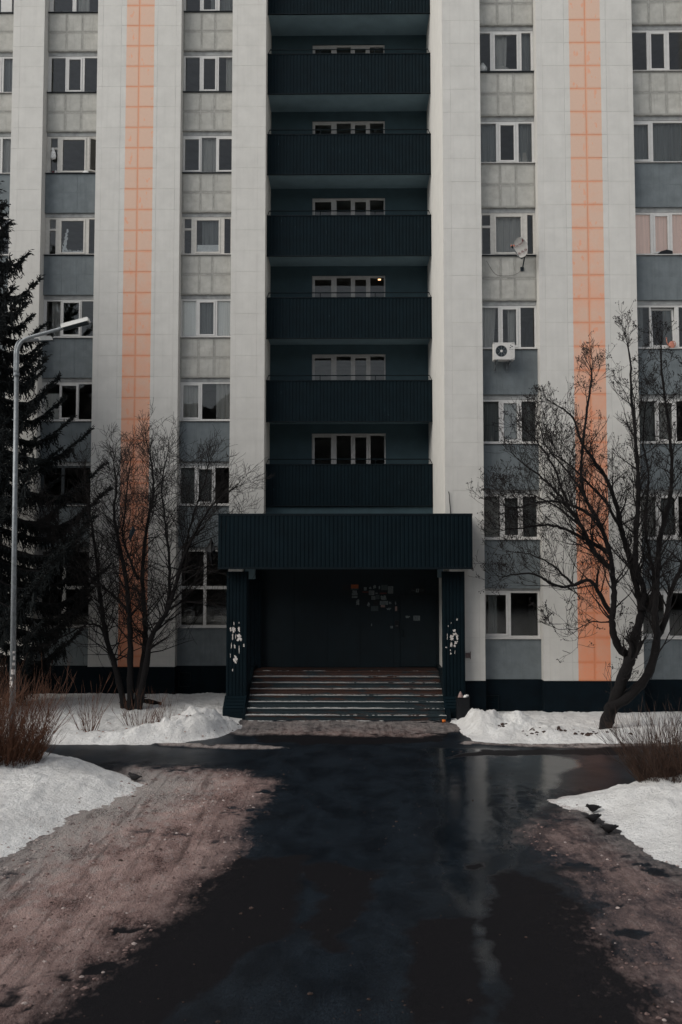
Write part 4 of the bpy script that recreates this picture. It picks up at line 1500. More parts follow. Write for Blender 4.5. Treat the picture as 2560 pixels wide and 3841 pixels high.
shrub('dense red-brown leafless shrub on the left snow bank', -7.35, 17.5, 1250, 1.95, 1.9, .9, M['redstem'], 31, .14, .50, 6, .0058)
shrub('small red-brown shrub just right of the dense left shrub', -6.5, 21.95, 34, 1.55, .42, .3, M['redstem'], 32, .1, .45, 3)
shrub('low slanting red-brown shrub at the foot of the left bare tree', -5.35, 22.7, 60, .95, .75, .3, M['redstem'], 33, .1, .55, 4, .006)
shrub('sparse thin dry stalks sticking out of the left snow pile', -4.7, 22.9, 24, .9, .6, .3, M['redstem'], 36, .1, .5, 2, .005)
shrub('dense brown leafless shrub on the right snow bank', 6.25, 16.35, 950, 1.35, 1.45, .7, M['brownstem'], 34, .16, .75, 6, .0058)
shrub('thin dark upright stalks behind the right brown shrub', 7.3, 19.6, 60, 1.5, 1.2, .5, M['twig'], 35, .06, .35, 4, .006)

# ------------------------------------------------------------------ street lamp
SLp = empty('street_lamp', (-8.06, 21, 0))
tag(SLp, 'galvanised street lamp post with two bent arms in front of the spruce', 'street lamp')
p = MB()
p.tube([(-8.03, 21, -.1), (-8.07, 21, 4.5), (-8.105, 21, 8.85)], [.074, .062, .056], 14)
p.build('pole', M['steel'], SLp, True)
c = MB()
c.tube([(-8.105, 21, 8.82), (-8.107, 21, 8.85), (-8.107, 21, 8.90)], [.070, .076, .070], 14)
c.build('collar', M['steel'], SLp)
for z in (8.72, 7.75):
    c = MB()
    c.tube([(-8.19, 21, z), (-8.02, 21, z)], .013, 6)
    c.build('bolt', M['steel'], SLp)
ARMS = [((-8.085, 20.98), (1, 0)), ((-8.15, 21.03), (.12, 1))]
for i, ((ax, ay), (dx, dy)) in enumerate(ARMS):
    l = math.hypot(dx, dy)
    dx, dy = dx / l, dy / l
    prof = [(0, 8.88), (0, 9.25), (.0, 9.42), (.05, 9.60), (.17, 9.72), (.35, 9.79), (.75, 9.90), (1.13, 10.01)]
    a = MB()
    a.tube(smooth_path([(ax + dx * s, ay + dy * s, z) for s, z in prof], 3), .044, 10)
    arm = a.build('arm', M['steel'], SLp, True)
    hd = MB()
    side = Vector((-dy, dx, 0))
    ux = Vector((dx, dy, .27)).normalized()
    up = side.cross(ux) * -1
    if up.z < 0:
        up = -up
    o = Vector((ax + dx * 1.08, ay + dy * 1.08, 10.0))
    def bx(s0, s1, w0, w1, h0, h1, m=0):
        hd.hexa([o + ux * s0 - side * w0 + up * h0, o + ux * s1 - side * w1 + up * h0, o + ux * s1 + side * w1 + up * h0, o + ux * s0 + side * w0 + up * h0,
                 o + ux * s0 - side * w0 * .7 + up * h1, o + ux * s1 - side * w1 * .7 + up * h1, o + ux * s1 + side * w1 * .7 + up * h1, o + ux * s0 + side * w0 * .7 + up * h1], m)
    bx(0, .68, .10, .115, -.02, .07)
    for w in (-.055, -.018, .018, .055):
        for_o = o + side * w
        hd.hexa([for_o + ux * .02 - side * .008 + up * .071, for_o + ux * .66 - side * .008 + up * .071, for_o + ux * .66 + side * .008 + up * .071, for_o + ux * .02 + side * .008 + up * .071,
                 for_o + ux * .02 - side * .006 + up * .092, for_o + ux * .66 - side * .006 + up * .092, for_o + ux * .66 + side * .006 + up * .092, for_o + ux * .02 + side * .006 + up * .092])
    bx(.04, .64, .085, .10, -.055, -.021, 1)
    hd.build('lamp_head', [M['lampwhite'], M['acdark']], arm)
st = MB()
for i, (a, b, z0, z1) in enumerate([(-8.03, -7.98, 2.12, 2.18), (-8.02, -7.98, 1.96, 2.07), (-8.06, -7.98, 1.62, 1.75), (-8.09, -8.03, 1.5, 1.57), (-8.095, -8.02, 1.32, 1.48), (-8.03, -7.98, 1.83, 1.91)]):
    seg = 6
    for j in range(seg):
        for_x = lambda s: (a + (b - a) * s)
        x0, x1 = for_x(j / seg), for_x((j + 1) / seg)
        yy = lambda x: 21 - math.sqrt(max(.0002, .0750 ** 2 - (x + 8.04) ** 2)) - .001
        st.face([(x0, yy(x0), z0 + .012 * ((j * 5 + i) % 3)), (x1, yy(x1), z0 + .012 * ((j * 5 + i + 1) % 3)), (x1, yy(x1), z1), (x0, yy(x0), z1)])
st.build('torn_sticker', M['tornpaper'], SLp)

# ------------------------------------------------------------------ air conditioner
AC = empty('air_conditioner', (4.47, DR + .1, 10.1))
tag(AC, 'white outdoor air conditioner unit with round fan on brackets below a window', 'air conditioner')
ya, yb = DR - .12, DR + .16
a = MB()
a.box(4.172, 4.774, ya + .012, yb, 10.141, 10.612)
a.box(4.166, 4.780, ya, yb + .003, 10.613, 10.634)
ring = 28
cx, cz, rr0 = 4.389, 10.385, .168
fr = [(4.172, 10.141), (4.774, 10.141), (4.774, 10.612), (4.172, 10.612)]
# front plate with a round opening
b0 = len(a.v)
outer = []
for j in range(ring):
    th = 2 * math.pi * j / ring
    c_, s_ = math.cos(th), math.sin(th)
    tx = (4.774 - cx) / c_ if c_ > 1e-6 else (4.172 - cx) / c_ if c_ < -1e-6 else 9
    tz = (10.612 - cz) / s_ if s_ > 1e-6 else (10.141 - cz) / s_ if s_ < -1e-6 else 9
    k = min(tx, tz)
    a.v += [(cx + c_ * rr0, ya, cz + s_ * rr0), (cx + c_ * k, ya, cz + s_ * k), (cx + c_ * rr0, ya + .0115, cz + s_ * rr0)]
for j in range(ring):
    k = (j + 1) % ring
    a.f += [(b0 + 3 * j, b0 + 3 * j + 1, b0 + 3 * k + 1, b0 + 3 * k), (b0 + 3 * j + 2, b0 + 3 * j, b0 + 3 * k, b0 + 3 * k + 2)]
    a.m += [0, 0]
for i in range(7):
    a.box(4.62, 4.75, ya - .003, ya, 10.19 + .035 * i, 10.197 + .035 * i)
a.build('casing', M['acwhite'], AC)
f = MB()
f.v = [(cx, ya + .009, cz)] + [(cx + math.cos(2 * math.pi * j / ring) * rr0, ya + .009, cz + math.sin(2 * math.pi * j / ring) * rr0) for j in range(ring)]
f.f = [(0, 1 + j, 1 + (j + 1) % ring) for j in range(ring)]
f.m = [0] * ring
fan = f.build('fan_recess', M['acdark'], AC)
gr = MB()
for j in range(8):
    th = math.pi / 4 * j
    gr.tube([(cx + math.cos(th) * .03, ya - .004, cz + math.sin(th) * .03), (cx + math.cos(th) * .172, ya - .004, cz + math.sin(th) * .172)], .005, 4)
for rad_ in (.07, .11, .15):
    gr.tube([(cx + math.cos(2 * math.pi * j / 24) * rad_, ya - .002, cz + math.sin(2 * math.pi * j / 24) * rad_) for j in range(25)], .0022, 3)
gr.build('fan_grille', M['steel'], fan)
hb = MB()
hb.tube([(cx, ya - .012, cz), (cx, ya, cz)], .036, 16)
hb.build('hub', M['acwhite'], fan)
lg = MB()
for x, z in ((4.662, 10.553), (4.701, 10.518), (4.645, 10.487)):
    lg.tube([(x, ya - .0025, z), (x, ya + .0005, z)], .0165, 14)
lg.tube([(4.645, ya - .0015, 10.487), (4.701, ya - .0015, 10.518)], .006, 4)
lg.build('logo', M['acdark'], AC)
text_mesh('brand_lettering', 'EuroMax', .032, M['acdark'], AC, Matrix.Translation((4.675, ya - .002, 10.437)) @ FACE)
for x0, lean_ in ((4.26, -.02), (4.65, -.05)):
    b = MB()
    yw = DR + .325
    b.hexa([(x0, ya + .03, 10.105), (x0 + .035, ya + .03, 10.105), (x0 + .035, yw, 10.105), (x0, yw, 10.105), (x0, ya + .03, 10.14), (x0 + .035, ya + .03, 10.14), (x0 + .035, yw, 10.14), (x0, yw, 10.14)])
    b.tube([(x0 + .017, ya + .1, 10.10), (x0 + .017 + lean_, yw - .02, 9.90)], .016, 5)
    b.box(x0 + lean_, x0 + .035 + lean_, yw - .03, yw, 9.86, 10.104)
    b.build('bracket', M['steel'], AC)

# ------------------------------------------------------------------ satellite dish
SD = empty('satellite_dish', (5.08, DR + .3, 12.93))
tag(SD, 'small pale oval satellite dish with lettering on a bracket under a window', 'satellite dish')
dm = MB()
nr, na = 5, 28
cxd, czd, yd = 5.025, 13.44, DR - .12
MD = Matrix.Translation((cxd, yd, czd)) @ Matrix.Rotation(R(-13), 4, 'Y') @ Matrix.Rotation(R(-56), 4, 'Z') @ Matrix.Rotation(R(8), 4, 'X')
for i in range(nr + 1):
    for j in range(na):
        q = i / nr
        th = 2 * math.pi * j / na
        dm.v.append((math.cos(th) * .25 * q, -.06 * q * q, math.sin(th) * .285 * q))
for i in range(nr):
    for j in range(na):
        k = (j + 1) % na
        dm.f.append((i * na + j, i * na + k, (i + 1) * na + k, (i + 1) * na + j))
        dm.m.append(0)
dm.build('reflector', M['dish'], SD, True, world=MD)
rimm = MB()
rimm.tube([(math.cos(2 * math.pi * j / 36) * .25, -.06, math.sin(2 * math.pi * j / 36) * .285) for j in range(37)], .007, 5)
rimm.build('rim', M['dish'], SD, True, world=MD)
text_mesh('lettering', 'Спутник', .085, M['dkred'], SD, MD @ Matrix.Translation((-.04, -.062, .10)) @ FACE)
text_mesh('phone_number', '36-36-36', .10, M['dkred'], SD, MD @ Matrix.Translation((.0, -.062, -.13)) @ FACE, .001)
lg = MB()
lg.hexa([(.11, -.064, .11), (.17, -.064, .12), (.17, -.062, .12), (.11, -.062, .11), (.135, -.064, .20), (.155, -.064, .20), (.155, -.062, .20), (.135, -.062, .20)])
lg.build('emblem', M['dkred'], SD, world=MD)
am = MB()
am.tube([(5.0, DR - .05, 13.14), (4.93, DR - .2, 13.10), (4.80, DR - .33, 13.22), (4.69, DR - .42, 13.33)], .012, 6)
am.build('feed_arm', M['steel'], SD)
lb = MB()
lb.tube([(4.70, DR - .41, 13.31), (4.66, DR - .45, 13.36)], [.024, .03], 8)
lb.tube([(4.66, DR - .45, 13.36), (4.635, DR - .44, 13.375)], [.03, .028], 8, 1)
lb.tube([(4.715, DR - .44, 13.35), (4.725, DR - .46, 13.39)], [.026, .028], 8, 1)
lb.build('receiver_head', [M['acdark'], M['pinkplastic']], SD)
bk = MB()
bk.tube([(5.10, DR + .32, 12.94), (5.10, DR + .20, 12.96), (5.12, DR + .02, 13.20), (5.10, DR - .06, 13.32), (5.04, DR - .10, 13.42)], .02, 6)
bk.tube([(5.00, DR - .05, 13.12), (5.12, DR + .05, 13.20)], .016, 5)
bk.box(5.05, 5.15, DR + .30, DR + .328, 12.88, 13.0)
bk.build('bracket', M['acdark'], SD)
wr = MB()
wr.tube(smooth_path([(5.08, DR + .3, 12.9), (4.9, DR + .315, 12.78), (4.6, DR + .315, 12.74), (4.3, DR + .315, 12.80), (4.05, DR + .315, 13.2)]), .004, 3)
wr.build('cable', M['acdark'], SD)

# ------------------------------------------------------------------ what hangs and stands in the windows
ROWN = ['topmost', 'second', 'third', 'fourth', 'fifth', 'sixth', 'seventh', 'ground-floor']
BAYN = {'c0': 'left-edge bay', 'c1': 'bay by the spruce', 'c2': 'bay left of loggias', 'c3': 'bay right of loggias', 'c4': 'right-edge bay'}


def win_place(bay, r):
    return '%s window of the %s' % (ROWN[r], BAYN[bay])


def sill_z(bay, r):
    return 22.96 - 2.8 * r if bay in ('c0', 'c1', 'c2') else 18.965 - 2.8 * r


def curtain(bay, r, x0, x1, what, mat, top=1.33, bot=-.1, dy=.235, wave=.03, gather=0.0, z=None, name='curtain', cat='curtain'):
    Y = BAY[bay][2]
    zs = sill_z(bay, r) if z is None else z
    mb = MB()
    n = max(8, int((x1 - x0) / .025))
    ph = random.uniform(0, 6)
    rows = 5
    for i in range(rows + 1):
        u = i / rows
        zz = zs + top + (bot - top) * u
        for j in range(n + 1):
            s = j / n
            xx = x0 + (x1 - x0) * (s * (1 - gather * u))
            mb.v.append((xx, Y + dy + wave * math.sin(s * (x1 - x0) * 34 + ph) * (.5 + .5 * u) + wave * .4 * math.sin(s * (x1 - x0) * 71 + 2 * ph), zz))
    for i in range(rows):
        for j in range(n):
            a = i * (n + 1) + j
            mb.f.append((a, a + 1, a + n + 2, a + n + 1))
            mb.m.append(0)
    tag(mb.build(name, mat, None, True), '%s in the %s' % (what, win_place(bay, r)), cat, 'window hangings')


cu, tu, bl = M['curtain'], M['tulle'], M['blind']
curtain('c0', 1, -11.8, -11.3, 'grey tulle curtain', tu)
curtain('c0', 2, -11.8, -11.3, 'pale curtain', cu)
curtain('c1', 0, -9.3, -8.9, 'narrow pale curtain', cu)
curtain('c1', 4, -10.0, -9.62, 'white pleated curtain', cu, gather=.1)
curtain('c1', 5, -10.16, -9.6, 'pale slatted blind', bl, .95, 0, .2, .004, name='window_blind', cat='blind')
curtain('c2', 0, -4.75, -4.0, 'grey curtain', tu)
curtain('c2', 1, -4.2, -3.93, 'pale curtain at the right', cu)
curtain('c2', 2, -5.02, -4.45, 'pale full-height curtain', cu)
curtain('c2', 3, -4.97, -4.38, 'grey lace curtain', tu)
curtain('c2', 4, -5.62, -5.06, 'left white roller blind', bl, wave=.002, dy=.175, name='window_blind', cat='blind')
curtain('c2', 4, -4.46, -3.93, 'right white roller blind', bl, wave=.002, dy=.175, name='window_blind', cat='blind')
curtain('c2', 4, -5.03, -4.5, 'grey curtain between white blinds', tu)
curtain('c2', 5, -5.54, -5.0, 'left pale curtain', cu, gather=.12)
curtain('c2', 5, -4.45, -3.93, 'right pale curtain', cu)
curtain('c2', 6, -5.6, -5.1, 'left grey curtain', tu)
curtain('c2', 6, -4.98, -4.55, 'right grey curtain', tu)
curtain('c3', 0, 4.4, 4.78, 'pale pulled-back curtain', cu, gather=.15)
curtain('c3', 0, 5.2, 5.5, 'grey tulle curtain at the right', tu)
curtain('c3', 1, 3.9, 4.42, 'left grey tulle curtain', tu)
curtain('c3', 1, 5.05, 5.5, 'right grey tulle curtain', tu)
curtain('c3', 2, 4.36, 5.12, 'grey pleated curtain', cu)
curtain('c3', 3, 3.9, 4.36, 'left pale curtain', cu, gather=.2)
curtain('c3', 3, 4.7, 4.95, 'middle pale curtain', cu, gather=.1)
curtain('c3', 4, 5.06, 5.5, 'grey curtain at the right', tu)
curtain('c3', 6, 4.05, 4.3, 'dark grey curtain', tu, z=2.1)
curtain('c3', 4, 3.9, 4.42, 'grey curtain at the left', tu)
curtain('c3', 5, 3.9, 4.42, 'left pale tulle curtain', cu)
curtain('c3', 5, 4.5, 4.95, 'middle grey tulle curtain', tu)
curtain('c3', 5, 5.03, 5.5, 'right grey tulle curtain', tu, gather=.15)
curtain('c4', 4, 8.42, 8.98, 'left grey curtain', tu)
curtain('c4', 4, 9.05, 9.5, 'pale middle curtain', cu)
curtain('c4', 5, 8.42, 8.95, 'left pale curtain', cu)
curtain('c4', 5, 9.05, 9.5, 'middle grey curtain', tu)
curtain('c4', 1, 8.45, 8.95, 'left lace curtain', tu)
curtain('c4', 1, 9.05, 10.05, 'wide lace curtain', tu)
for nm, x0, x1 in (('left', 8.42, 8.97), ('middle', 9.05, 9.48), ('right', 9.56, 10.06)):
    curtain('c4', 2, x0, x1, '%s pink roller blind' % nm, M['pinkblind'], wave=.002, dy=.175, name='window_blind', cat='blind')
curtain('c4', 3, 8.45, 8.72, 'left grey curtain', tu)
curtain('c4', 3, 9.3, 9.6, 'middle grey curtain', tu)


def crumple(name, bay, z0, z1, x0, x1, dy, mat, amp=.02, nx=22, nz=26, torn=None, seed=0):
    Y = BAY[bay][2]
    mb = MB()
    rr = random.Random(seed)
    for i in range(nz + 1):
        for j in range(nx + 1):
            x = x0 + (x1 - x0) * j / nx
            z = z0 + (z1 - z0) * i / nz
            v = mnoise.fractal(Vector((x * 9 + seed, z * 7, seed * 3.1)), 1.0, 2.0, 4)
            mb.v.append((x, Y + dy + amp * v, z))
    for i in range(nz):
        for j in range(nx):
            if torn and not torn(j / nx, i / nz):
                continue
            a = i * (nx + 1) + j
            mb.f.append((a, a + 1, a + nx + 2, a + nx + 1))
            mb.m.append(0)
    return mb.build(name, mat, None, True)


tag(crumple('window_film', 'c3', 7.84, 9.0, 4.535, 4.92, .135, M['foil'], .022, seed=4), 'crumpled white film behind the middle pane right of the loggias', 'film')


def torn_shape(u, v):
    w = mnoise.noise(Vector((u * 9, v * 11, 2.2))) * .16
    a = abs(u - (.16 + .32 * v * v ** .3) + w) < .17 * (1.15 - v) + .05 and .10 < v < .97
    b = v < .10 + .07 * mnoise.noise(Vector((u * 14, 3, 1)))
    return a or b


tag(crumple('torn_film', 'c1', 14.66, 15.52, -9.67, -8.97, .135, M['foil'], .02, 40, 44, lambda u, v: torn_shape(u * 2.0, v) if v > .12 else torn_shape(u, v), seed=8), 'torn white film stuck inside the window below the hanging bag', 'film')
tag(crumple('white_board', 'c2', 14.68, 14.93, -5.12, -4.39, .135, M['foil'], .004, seed=9), 'white board across the bottom of a pane left of the loggias', 'board')

# plastic bag hung in the open vent light
pb = MB()
YB1 = BAY['c1'][2] + .05
prof = [(0, .012), (.06, .03), (.18, .065), (.28, .09), (.35, .10), (.40, .075), (.43, .02)]
for i, (dz, rd) in enumerate(prof):
    for j in range(14):
        th = 2 * math.pi * j / 14
        k = 1 + .14 * math.sin(5 * th + i) + .06 * math.sin(9 * th)
        pb.v.append((-9.985 + math.cos(th) * rd * k - (.02 if i < 2 else 0), YB1 + math.sin(th) * rd * k * .6 - .03, 18.27 - dz))
for i in range(len(prof) - 1):
    for j in range(14):
        k = (j + 1) % 14
        pb.f.append((i * 14 + j, i * 14 + k, (i + 1) * 14 + k, (i + 1) * 14 + j))
        pb.m.append(0)
tag(pb.build('plastic_bag', M['bagwhite'], None, True), 'white plastic bag hanging from a narrow vent window by the spruce', 'bag')


def lathe(mb, x, y, z, prof, n=12, m=0, sy=1.0):
    b = len(mb.v)
    for h, r in prof:
        for j in range(n):
            th = 2 * math.pi * j / n
            mb.v.append((x + math.cos(th) * r, y + math.sin(th) * r * sy, z + h))
    for i in range(len(prof) - 1):
        for j in range(n):
            k = (j + 1) % n
            mb.f.append((b + i * n + j, b + i * n + k, b + (i + 1) * n + k, b + (i + 1) * n + j))
            mb.m.append(m)
    mb.f.append(tuple(b + (len(prof) - 1) * n + j for j in range(n)))
    mb.m.append(m)


YS = BAY['c1'][2]
for nm, lab, x, zz, pr, m in (
        ('jar', 'small dark red jar on the dark sill under the plastic bag', -9.99, 17.375, [(0, .03), (.05, .035), (.06, .025), (.075, .03)], M['dkred']),
        ('jar', 'small pale jar beside the red jar on the dark sill', -9.90, 17.375, [(0, .03), (.07, .032), (.08, .03), (.09, .03)], M['sillw'])):
    j = MB()
    lathe(j, x, YS + .045, zz - .002, pr)
    tag(j.build(nm, m, None, True), lab, 'jar')
wrap = MB()
lathe(wrap, -8.88, YS + .03, 17.372, [(0, .10), (.03, .115), (.055, .08), (.09, .03)], 14, sy=.35)
tag(wrap.build('bundle', M['bagwhite'], None, True), 'flattened pale bundle on the sill by the open sash', 'bundle')
for lab, x, hgt in (('taller pale bottle standing inside the window with white film', 4.19, .20), ('shorter pale bottle at the left inside the window with film', 4.03, .11)):
    j = MB()
    lathe(j, x, BAY['c3'][2] + .22, 7.80, [(0, .032), (hgt * .65, .034), (hgt * .8, .014), (hgt, .014), (hgt * 1.05, .017)])
    tag(j.build('bottle', M['cardboard'], None, True), lab, 'bottle')
    sh = MB()
j = MB()
lathe(j, 4.03, BAY['c3'][2] + .24, 19.03, [(0, .06), (.08, .13), (.17, .14), (.25, .09), (.31, .05), (.34, .03)], 16)
tag(j.build('vase', M['bagwhite'], None, True), 'round white vase in the highest full window right of the loggias', 'vase')
j = MB()
lathe(j, 4.62, BAY['c3'][2] + .24, 19.03, [(0, .16), (.08, .22), (.16, .2), (.24, .08)], 16, sy=.5)
tag(j.build('cushion', M['curtain'], None, True), 'grey cushion lying inside the window beside the round vase', 'cushion')
for lab, x0, x1, hh in (('pale square box leaning inside a window above the dish', 5.08, 5.38, .37), ('small flat pale box inside the window above the dish', 3.95, 4.27, .12)):
    j = MB()
    j.hexa([(x0, BAY['c3'][2] + .20, 16.22), (x1, BAY['c3'][2] + .20, 16.22), (x1, BAY['c3'][2] + .28, 16.22), (x0, BAY['c3'][2] + .28, 16.22),
            (x0, BAY['c3'][2] + .24, 16.22 + hh), (x1, BAY['c3'][2] + .24, 16.22 + hh), (x1, BAY['c3'][2] + .32, 16.22 + hh), (x0, BAY['c3'][2] + .32, 16.22 + hh)])
    tag(j.build('box', M['cardboard']), lab, 'box')
# black bag on the sill of the pink window
j = MB()
yy = BAY['c4'][2]
prof = [(9.13, .0), (9.135, .05), (9.20, .09), (9.36, .135), (9.45, .115), (9.53, .095), (9.535, .0)]
n = len(prof)
j.v = [(x, yy - .05, 13.365 + z) for x, z in prof] + [(x, yy + .075, 13.378 + z * .95) for x, z in prof]
j.f = [tuple(range(n)), tuple(reversed(range(n, 2 * n)))] + [(i, n + i, n + (i + 1) % n, (i + 1) % n) for i in range(n)]
j.m = [0] * len(j.f)
tag(j.build('black_bag', M['black']), 'small black bag on the sill of the pink window', 'bag')
# salmon coloured watering can on the sill below it
w = empty('watering_can', (9.42, yy + .02, 10.575))
tag(w, 'salmon plastic watering can on the right-edge window sill behind twigs', 'watering can')
j = MB()
lathe(j, 9.47, yy + .02, 10.575, [(0, .075), (.06, .09), (.15, .08), (.19, .05), (.20, .03)], 14, sy=.55)
j.build('body', M['pinkplastic'], w, True)
j = MB()
j.tube([(9.40, yy + .02, 10.62), (9.33, yy + .02, 10.75), (9.32, yy + .02, 10.86)], [.018, .014, .013], 7)
j.tube([(9.32, yy + .02, 10.855), (9.32, yy + .02, 10.885)], [.014, .022], 8)
j.build('spout', M['pinkplastic'], w, True)
j = MB()
j.tube(smooth_path([(9.53, yy + .02, 10.61), (9.585, yy + .02, 10.68), (9.56, yy + .02, 10.77), (9.49, yy + .02, 10.78)]), .010, 6)
j.build('handle', M['pinkplastic'], w, True)

# ------------------------------------------------------------------ litter bin and litter
bn = empty('litter_bin', (3.09, 24.3, 0))
tag(bn, 'black square litter bin beside the right porch column, full of rubbish', 'bin')
b = MB()
x0, x1, y0, y1, zb, zt = 2.914, 3.262, 24.06, 24.29, .02, .60
for q in ((x0, x1, y0, y0 + .02), (x0, x1, y1 - .02, y1), (x0, x0 + .02, y0 + .021, y1 - .021), (x1 - .02, x1, y0 + .021, y1 - .021)):
    b.box(q[0], q[1], q[2], q[3], zb, zt)
b.box(x0 + .021, x1 - .021, y0 + .021, y1 - .021, zb, zb + .03)
b.build('box', M['black'], bn)
b = MB()
for q in ((x0 - .012, x1 + .012, y0 - .012, y0 + .008), (x0 - .012, x1 + .012, y1 - .008, y1 + .012), (x0 - .012, x0 + .008, y0 + .009, y1 - .009), (x1 - .008, x1 + .012, y0 + .009, y1 - .009)):
    b.box(q[0], q[1], q[2], q[3], zt - .001, zt + .022)
b.build('rim', M['black'], bn)
j = MB()
lathe(j, 3.03, 24.19, .42, [(0, .07), (.12, .085), (.20, .075), (.27, .05), (.33, .02), (.35, .006)], 12)
tag(j.build('rubbish_bag', M['pinkpaper'], None, True), 'crumpled pinkish rubbish bag on top in the litter bin', 'rubbish')
j = MB()
lathe(j, 3.16, 24.17, .45, [(0, .05), (.10, .07), (.17, .065), (.22, .03)], 12)
tag(j.build('rubbish_bag', M['bagwhite'], None, True), 'white crumpled rubbish bag at the right in the litter bin', 'rubbish')
j = MB()
j.tube([(3.15, 24.13, .60), (3.19, 24.13, .665), (3.245, 24.13, .655)], [.03, .034, .026], 9)
tag(j.build('paper_cup', M['bagwhite'], None, True), 'white paper cup tipped over the rim of the litter bin', 'cup')
bt = empty('bottle', (2.53, 23.72, .03))
tag(bt, 'dark bottle with orange label lying at the foot of the steps', 'bottle')
j = MB()
j.tube([(2.30, 23.72, .045), (2.33, 23.72, .045), (2.38, 23.72, .05), (2.40, 23.72, .05), (2.56, 23.72, .05)], [.014, .015, .030, .040, .040], 12)
j.build('body', M['black'], bt, True)
j = MB()
j.tube([(2.47, 23.72, .05), (2.565, 23.72, .05)], .0415, 12)
j.build('label_band', M['orange'], bt, True)


# ------------------------------------------------------------------ birds
def bird(label, x, y, z, L, heading, pitch, seed):
    Bd = empty('bird', (x, y, z))
    tag(Bd, label, 'bird', 'birds feeding on the snow')
    Mx = Matrix.Translation((x, y, z)) @ Matrix.Rotation(heading, 4, 'Z') @ Matrix.Scale(L, 4)
    mb = MB()
    # body along +x: tail, rump, breast, neck, head, bill root; one lofted skin
    ca, sa = math.cos(pitch), math.sin(pitch)
    rings = [(-.56, .34, .012, .045), (-.46, .36, .02, .06), (-.36, .36, .06, .08), (-.22, .35, .16, .14), (-.02, .34, .235, .20), (.14, .35, .25, .21), (.27, .40, .21, .18), (.35, .49, .15, .14), (.41, .56, .135, .125), (.48, .57, .105, .10), (.54, .55, .04, .04)]
    n = 12
    for cx, cz, rz, ry in rings:
        X = cx * ca - (cz - .35) * sa
        Z = cx * sa + (cz - .35) * ca + .35
        for j in range(n):
            th = 2 * math.pi * j / n
            mb.v.append((X - math.sin(th) * rz * sa, math.cos(th) * ry, Z + math.sin(th) * rz * ca))
    for i in range(len(rings) - 1):
        for j in range(n):
            k = (j + 1) % n
            mb.f.append((i * n + j, i * n + k, (i + 1) * n + k, (i + 1) * n + j))
            mb.m.append(0)
    mb.f += [tuple(reversed(range(n))), tuple((len(rings) - 1) * n + j for j in range(n))]
    mb.m += [0, 0]
    mb.build('body', M['bird'], Bd, True, world=Mx)
    bk_ = MB()
    X, Z = .525 * ca - .20 * sa, .525 * sa + .20 * ca + .35
    bk_.tube([(X, 0, Z), (X + .11, 0, Z - .03)], [.026, .004], 6)
    bk_.build('beak', M['beak'], Bd, world=Mx)
    for sg in (-1, 1):
        lg_ = MB()
        lg_.tube([(.02, sg * .07, .24), (.04, sg * .07, .11), (.0, sg * .07, .0)], .013, 5)
        for a in (-.5, 0, .5):
            lg_.tube([(.0, sg * .07, .008), (.09, sg * .07 + a * .08, .004)], .009, 4)
        lg_.build('leg', M['beak'], Bd, world=Mx)
        wg = MB()
        for s0 in range(6):
            u0, u1 = s0 / 6, (s0 + 1) / 6
            def wp(u, v):
                cx_ = .22 - .72 * u
                ry_ = .215 * math.sin(min(1, .35 + u * .5) * 2.2) * (1 - .45 * u) + .01
                cz_ = .47 - .24 * v - .08 * u
                X_ = cx_ * ca - (cz_ - .35) * sa
                Z_ = cx_ * sa + (cz_ - .35) * ca + .35
                return (X_, sg * (ry_ + .012), Z_)
            k0, k1 = (1 - .75 * u0), (1 - .75 * u1)
            wg.face([wp(u0, 0), wp(u1, 0), wp(u1, k1), wp(u0, k0)])
        wg.build('wing', M['bird'], Bd, True, world=Mx)


def stand(x, y, k):
    f = snow_h(*banks[k][:5])
    X, Y = np.array([[x]]), np.array([[y]])
    return max(float(f(X, Y)[0, 0]), float(road_h(X, Y)[0, 0])) - .004


bird('dark bird highest of the three on the right snow edge', 4.17, 15.26, stand(4.17, 15.26, 1), .26, R(195), -.10, 1)
bird('dark bird in the middle of the three on the right', 4.02, 14.72, stand(4.02, 14.72, 1), .27, R(200), -.28, 2)
bird('dark bird lowest of the three on the right snow edge', 4.12, 14.18, stand(4.12, 14.18, 1), .28, R(188), -.22, 3)
bird('lone dark bird on the snow edge left of the road', -4.18, 17.25, stand(-4.18, 17.25, 0), .27, R(165), -.05, 4)


# ------------------------------------------------------------------ bags caught in the left tree
def rag(label, pts, y, mat, name):
    mb = MB()
    n = len(pts)
    P = [(x, y + .05 * math.sin(i * 2.1), z) for i, (x, z) in enumerate(pts)]
    cx = sum(p[0] for p in P) / n
    cz = sum(p[2] for p in P) / n
    mb.v = P + [(cx, y - .09, cz), (cx, y + .09, cz)]
    for i in range(n):
        k = (i + 1) % n
        mb.f += [(i, k, n), (k, i, n + 1)]
        mb.m += [0, 0]
    tag(mb.build(name, mat), label, 'bag')


rag('black pointed plastic bag caught in branches left of the canopy', [(-3.98, 4.99), (-3.93, 4.86), (-3.86, 4.66), (-3.84, 4.50), (-3.92, 4.42), (-3.93, 4.1), (-3.99, 4.3), (-4.06, 4.45), (-4.13, 4.62), (-4.06, 4.80)], 25.15, M['black'], 'plastic_bag')
rag('dark blue rag caught in the left tree before the orange stripe', [(-6.22, 5.34), (-6.15, 5.22), (-6.19, 5.08), (-6.30, 4.88), (-6.36, 4.98), (-6.31, 5.16)], 25.05, M['rag'], 'rag')

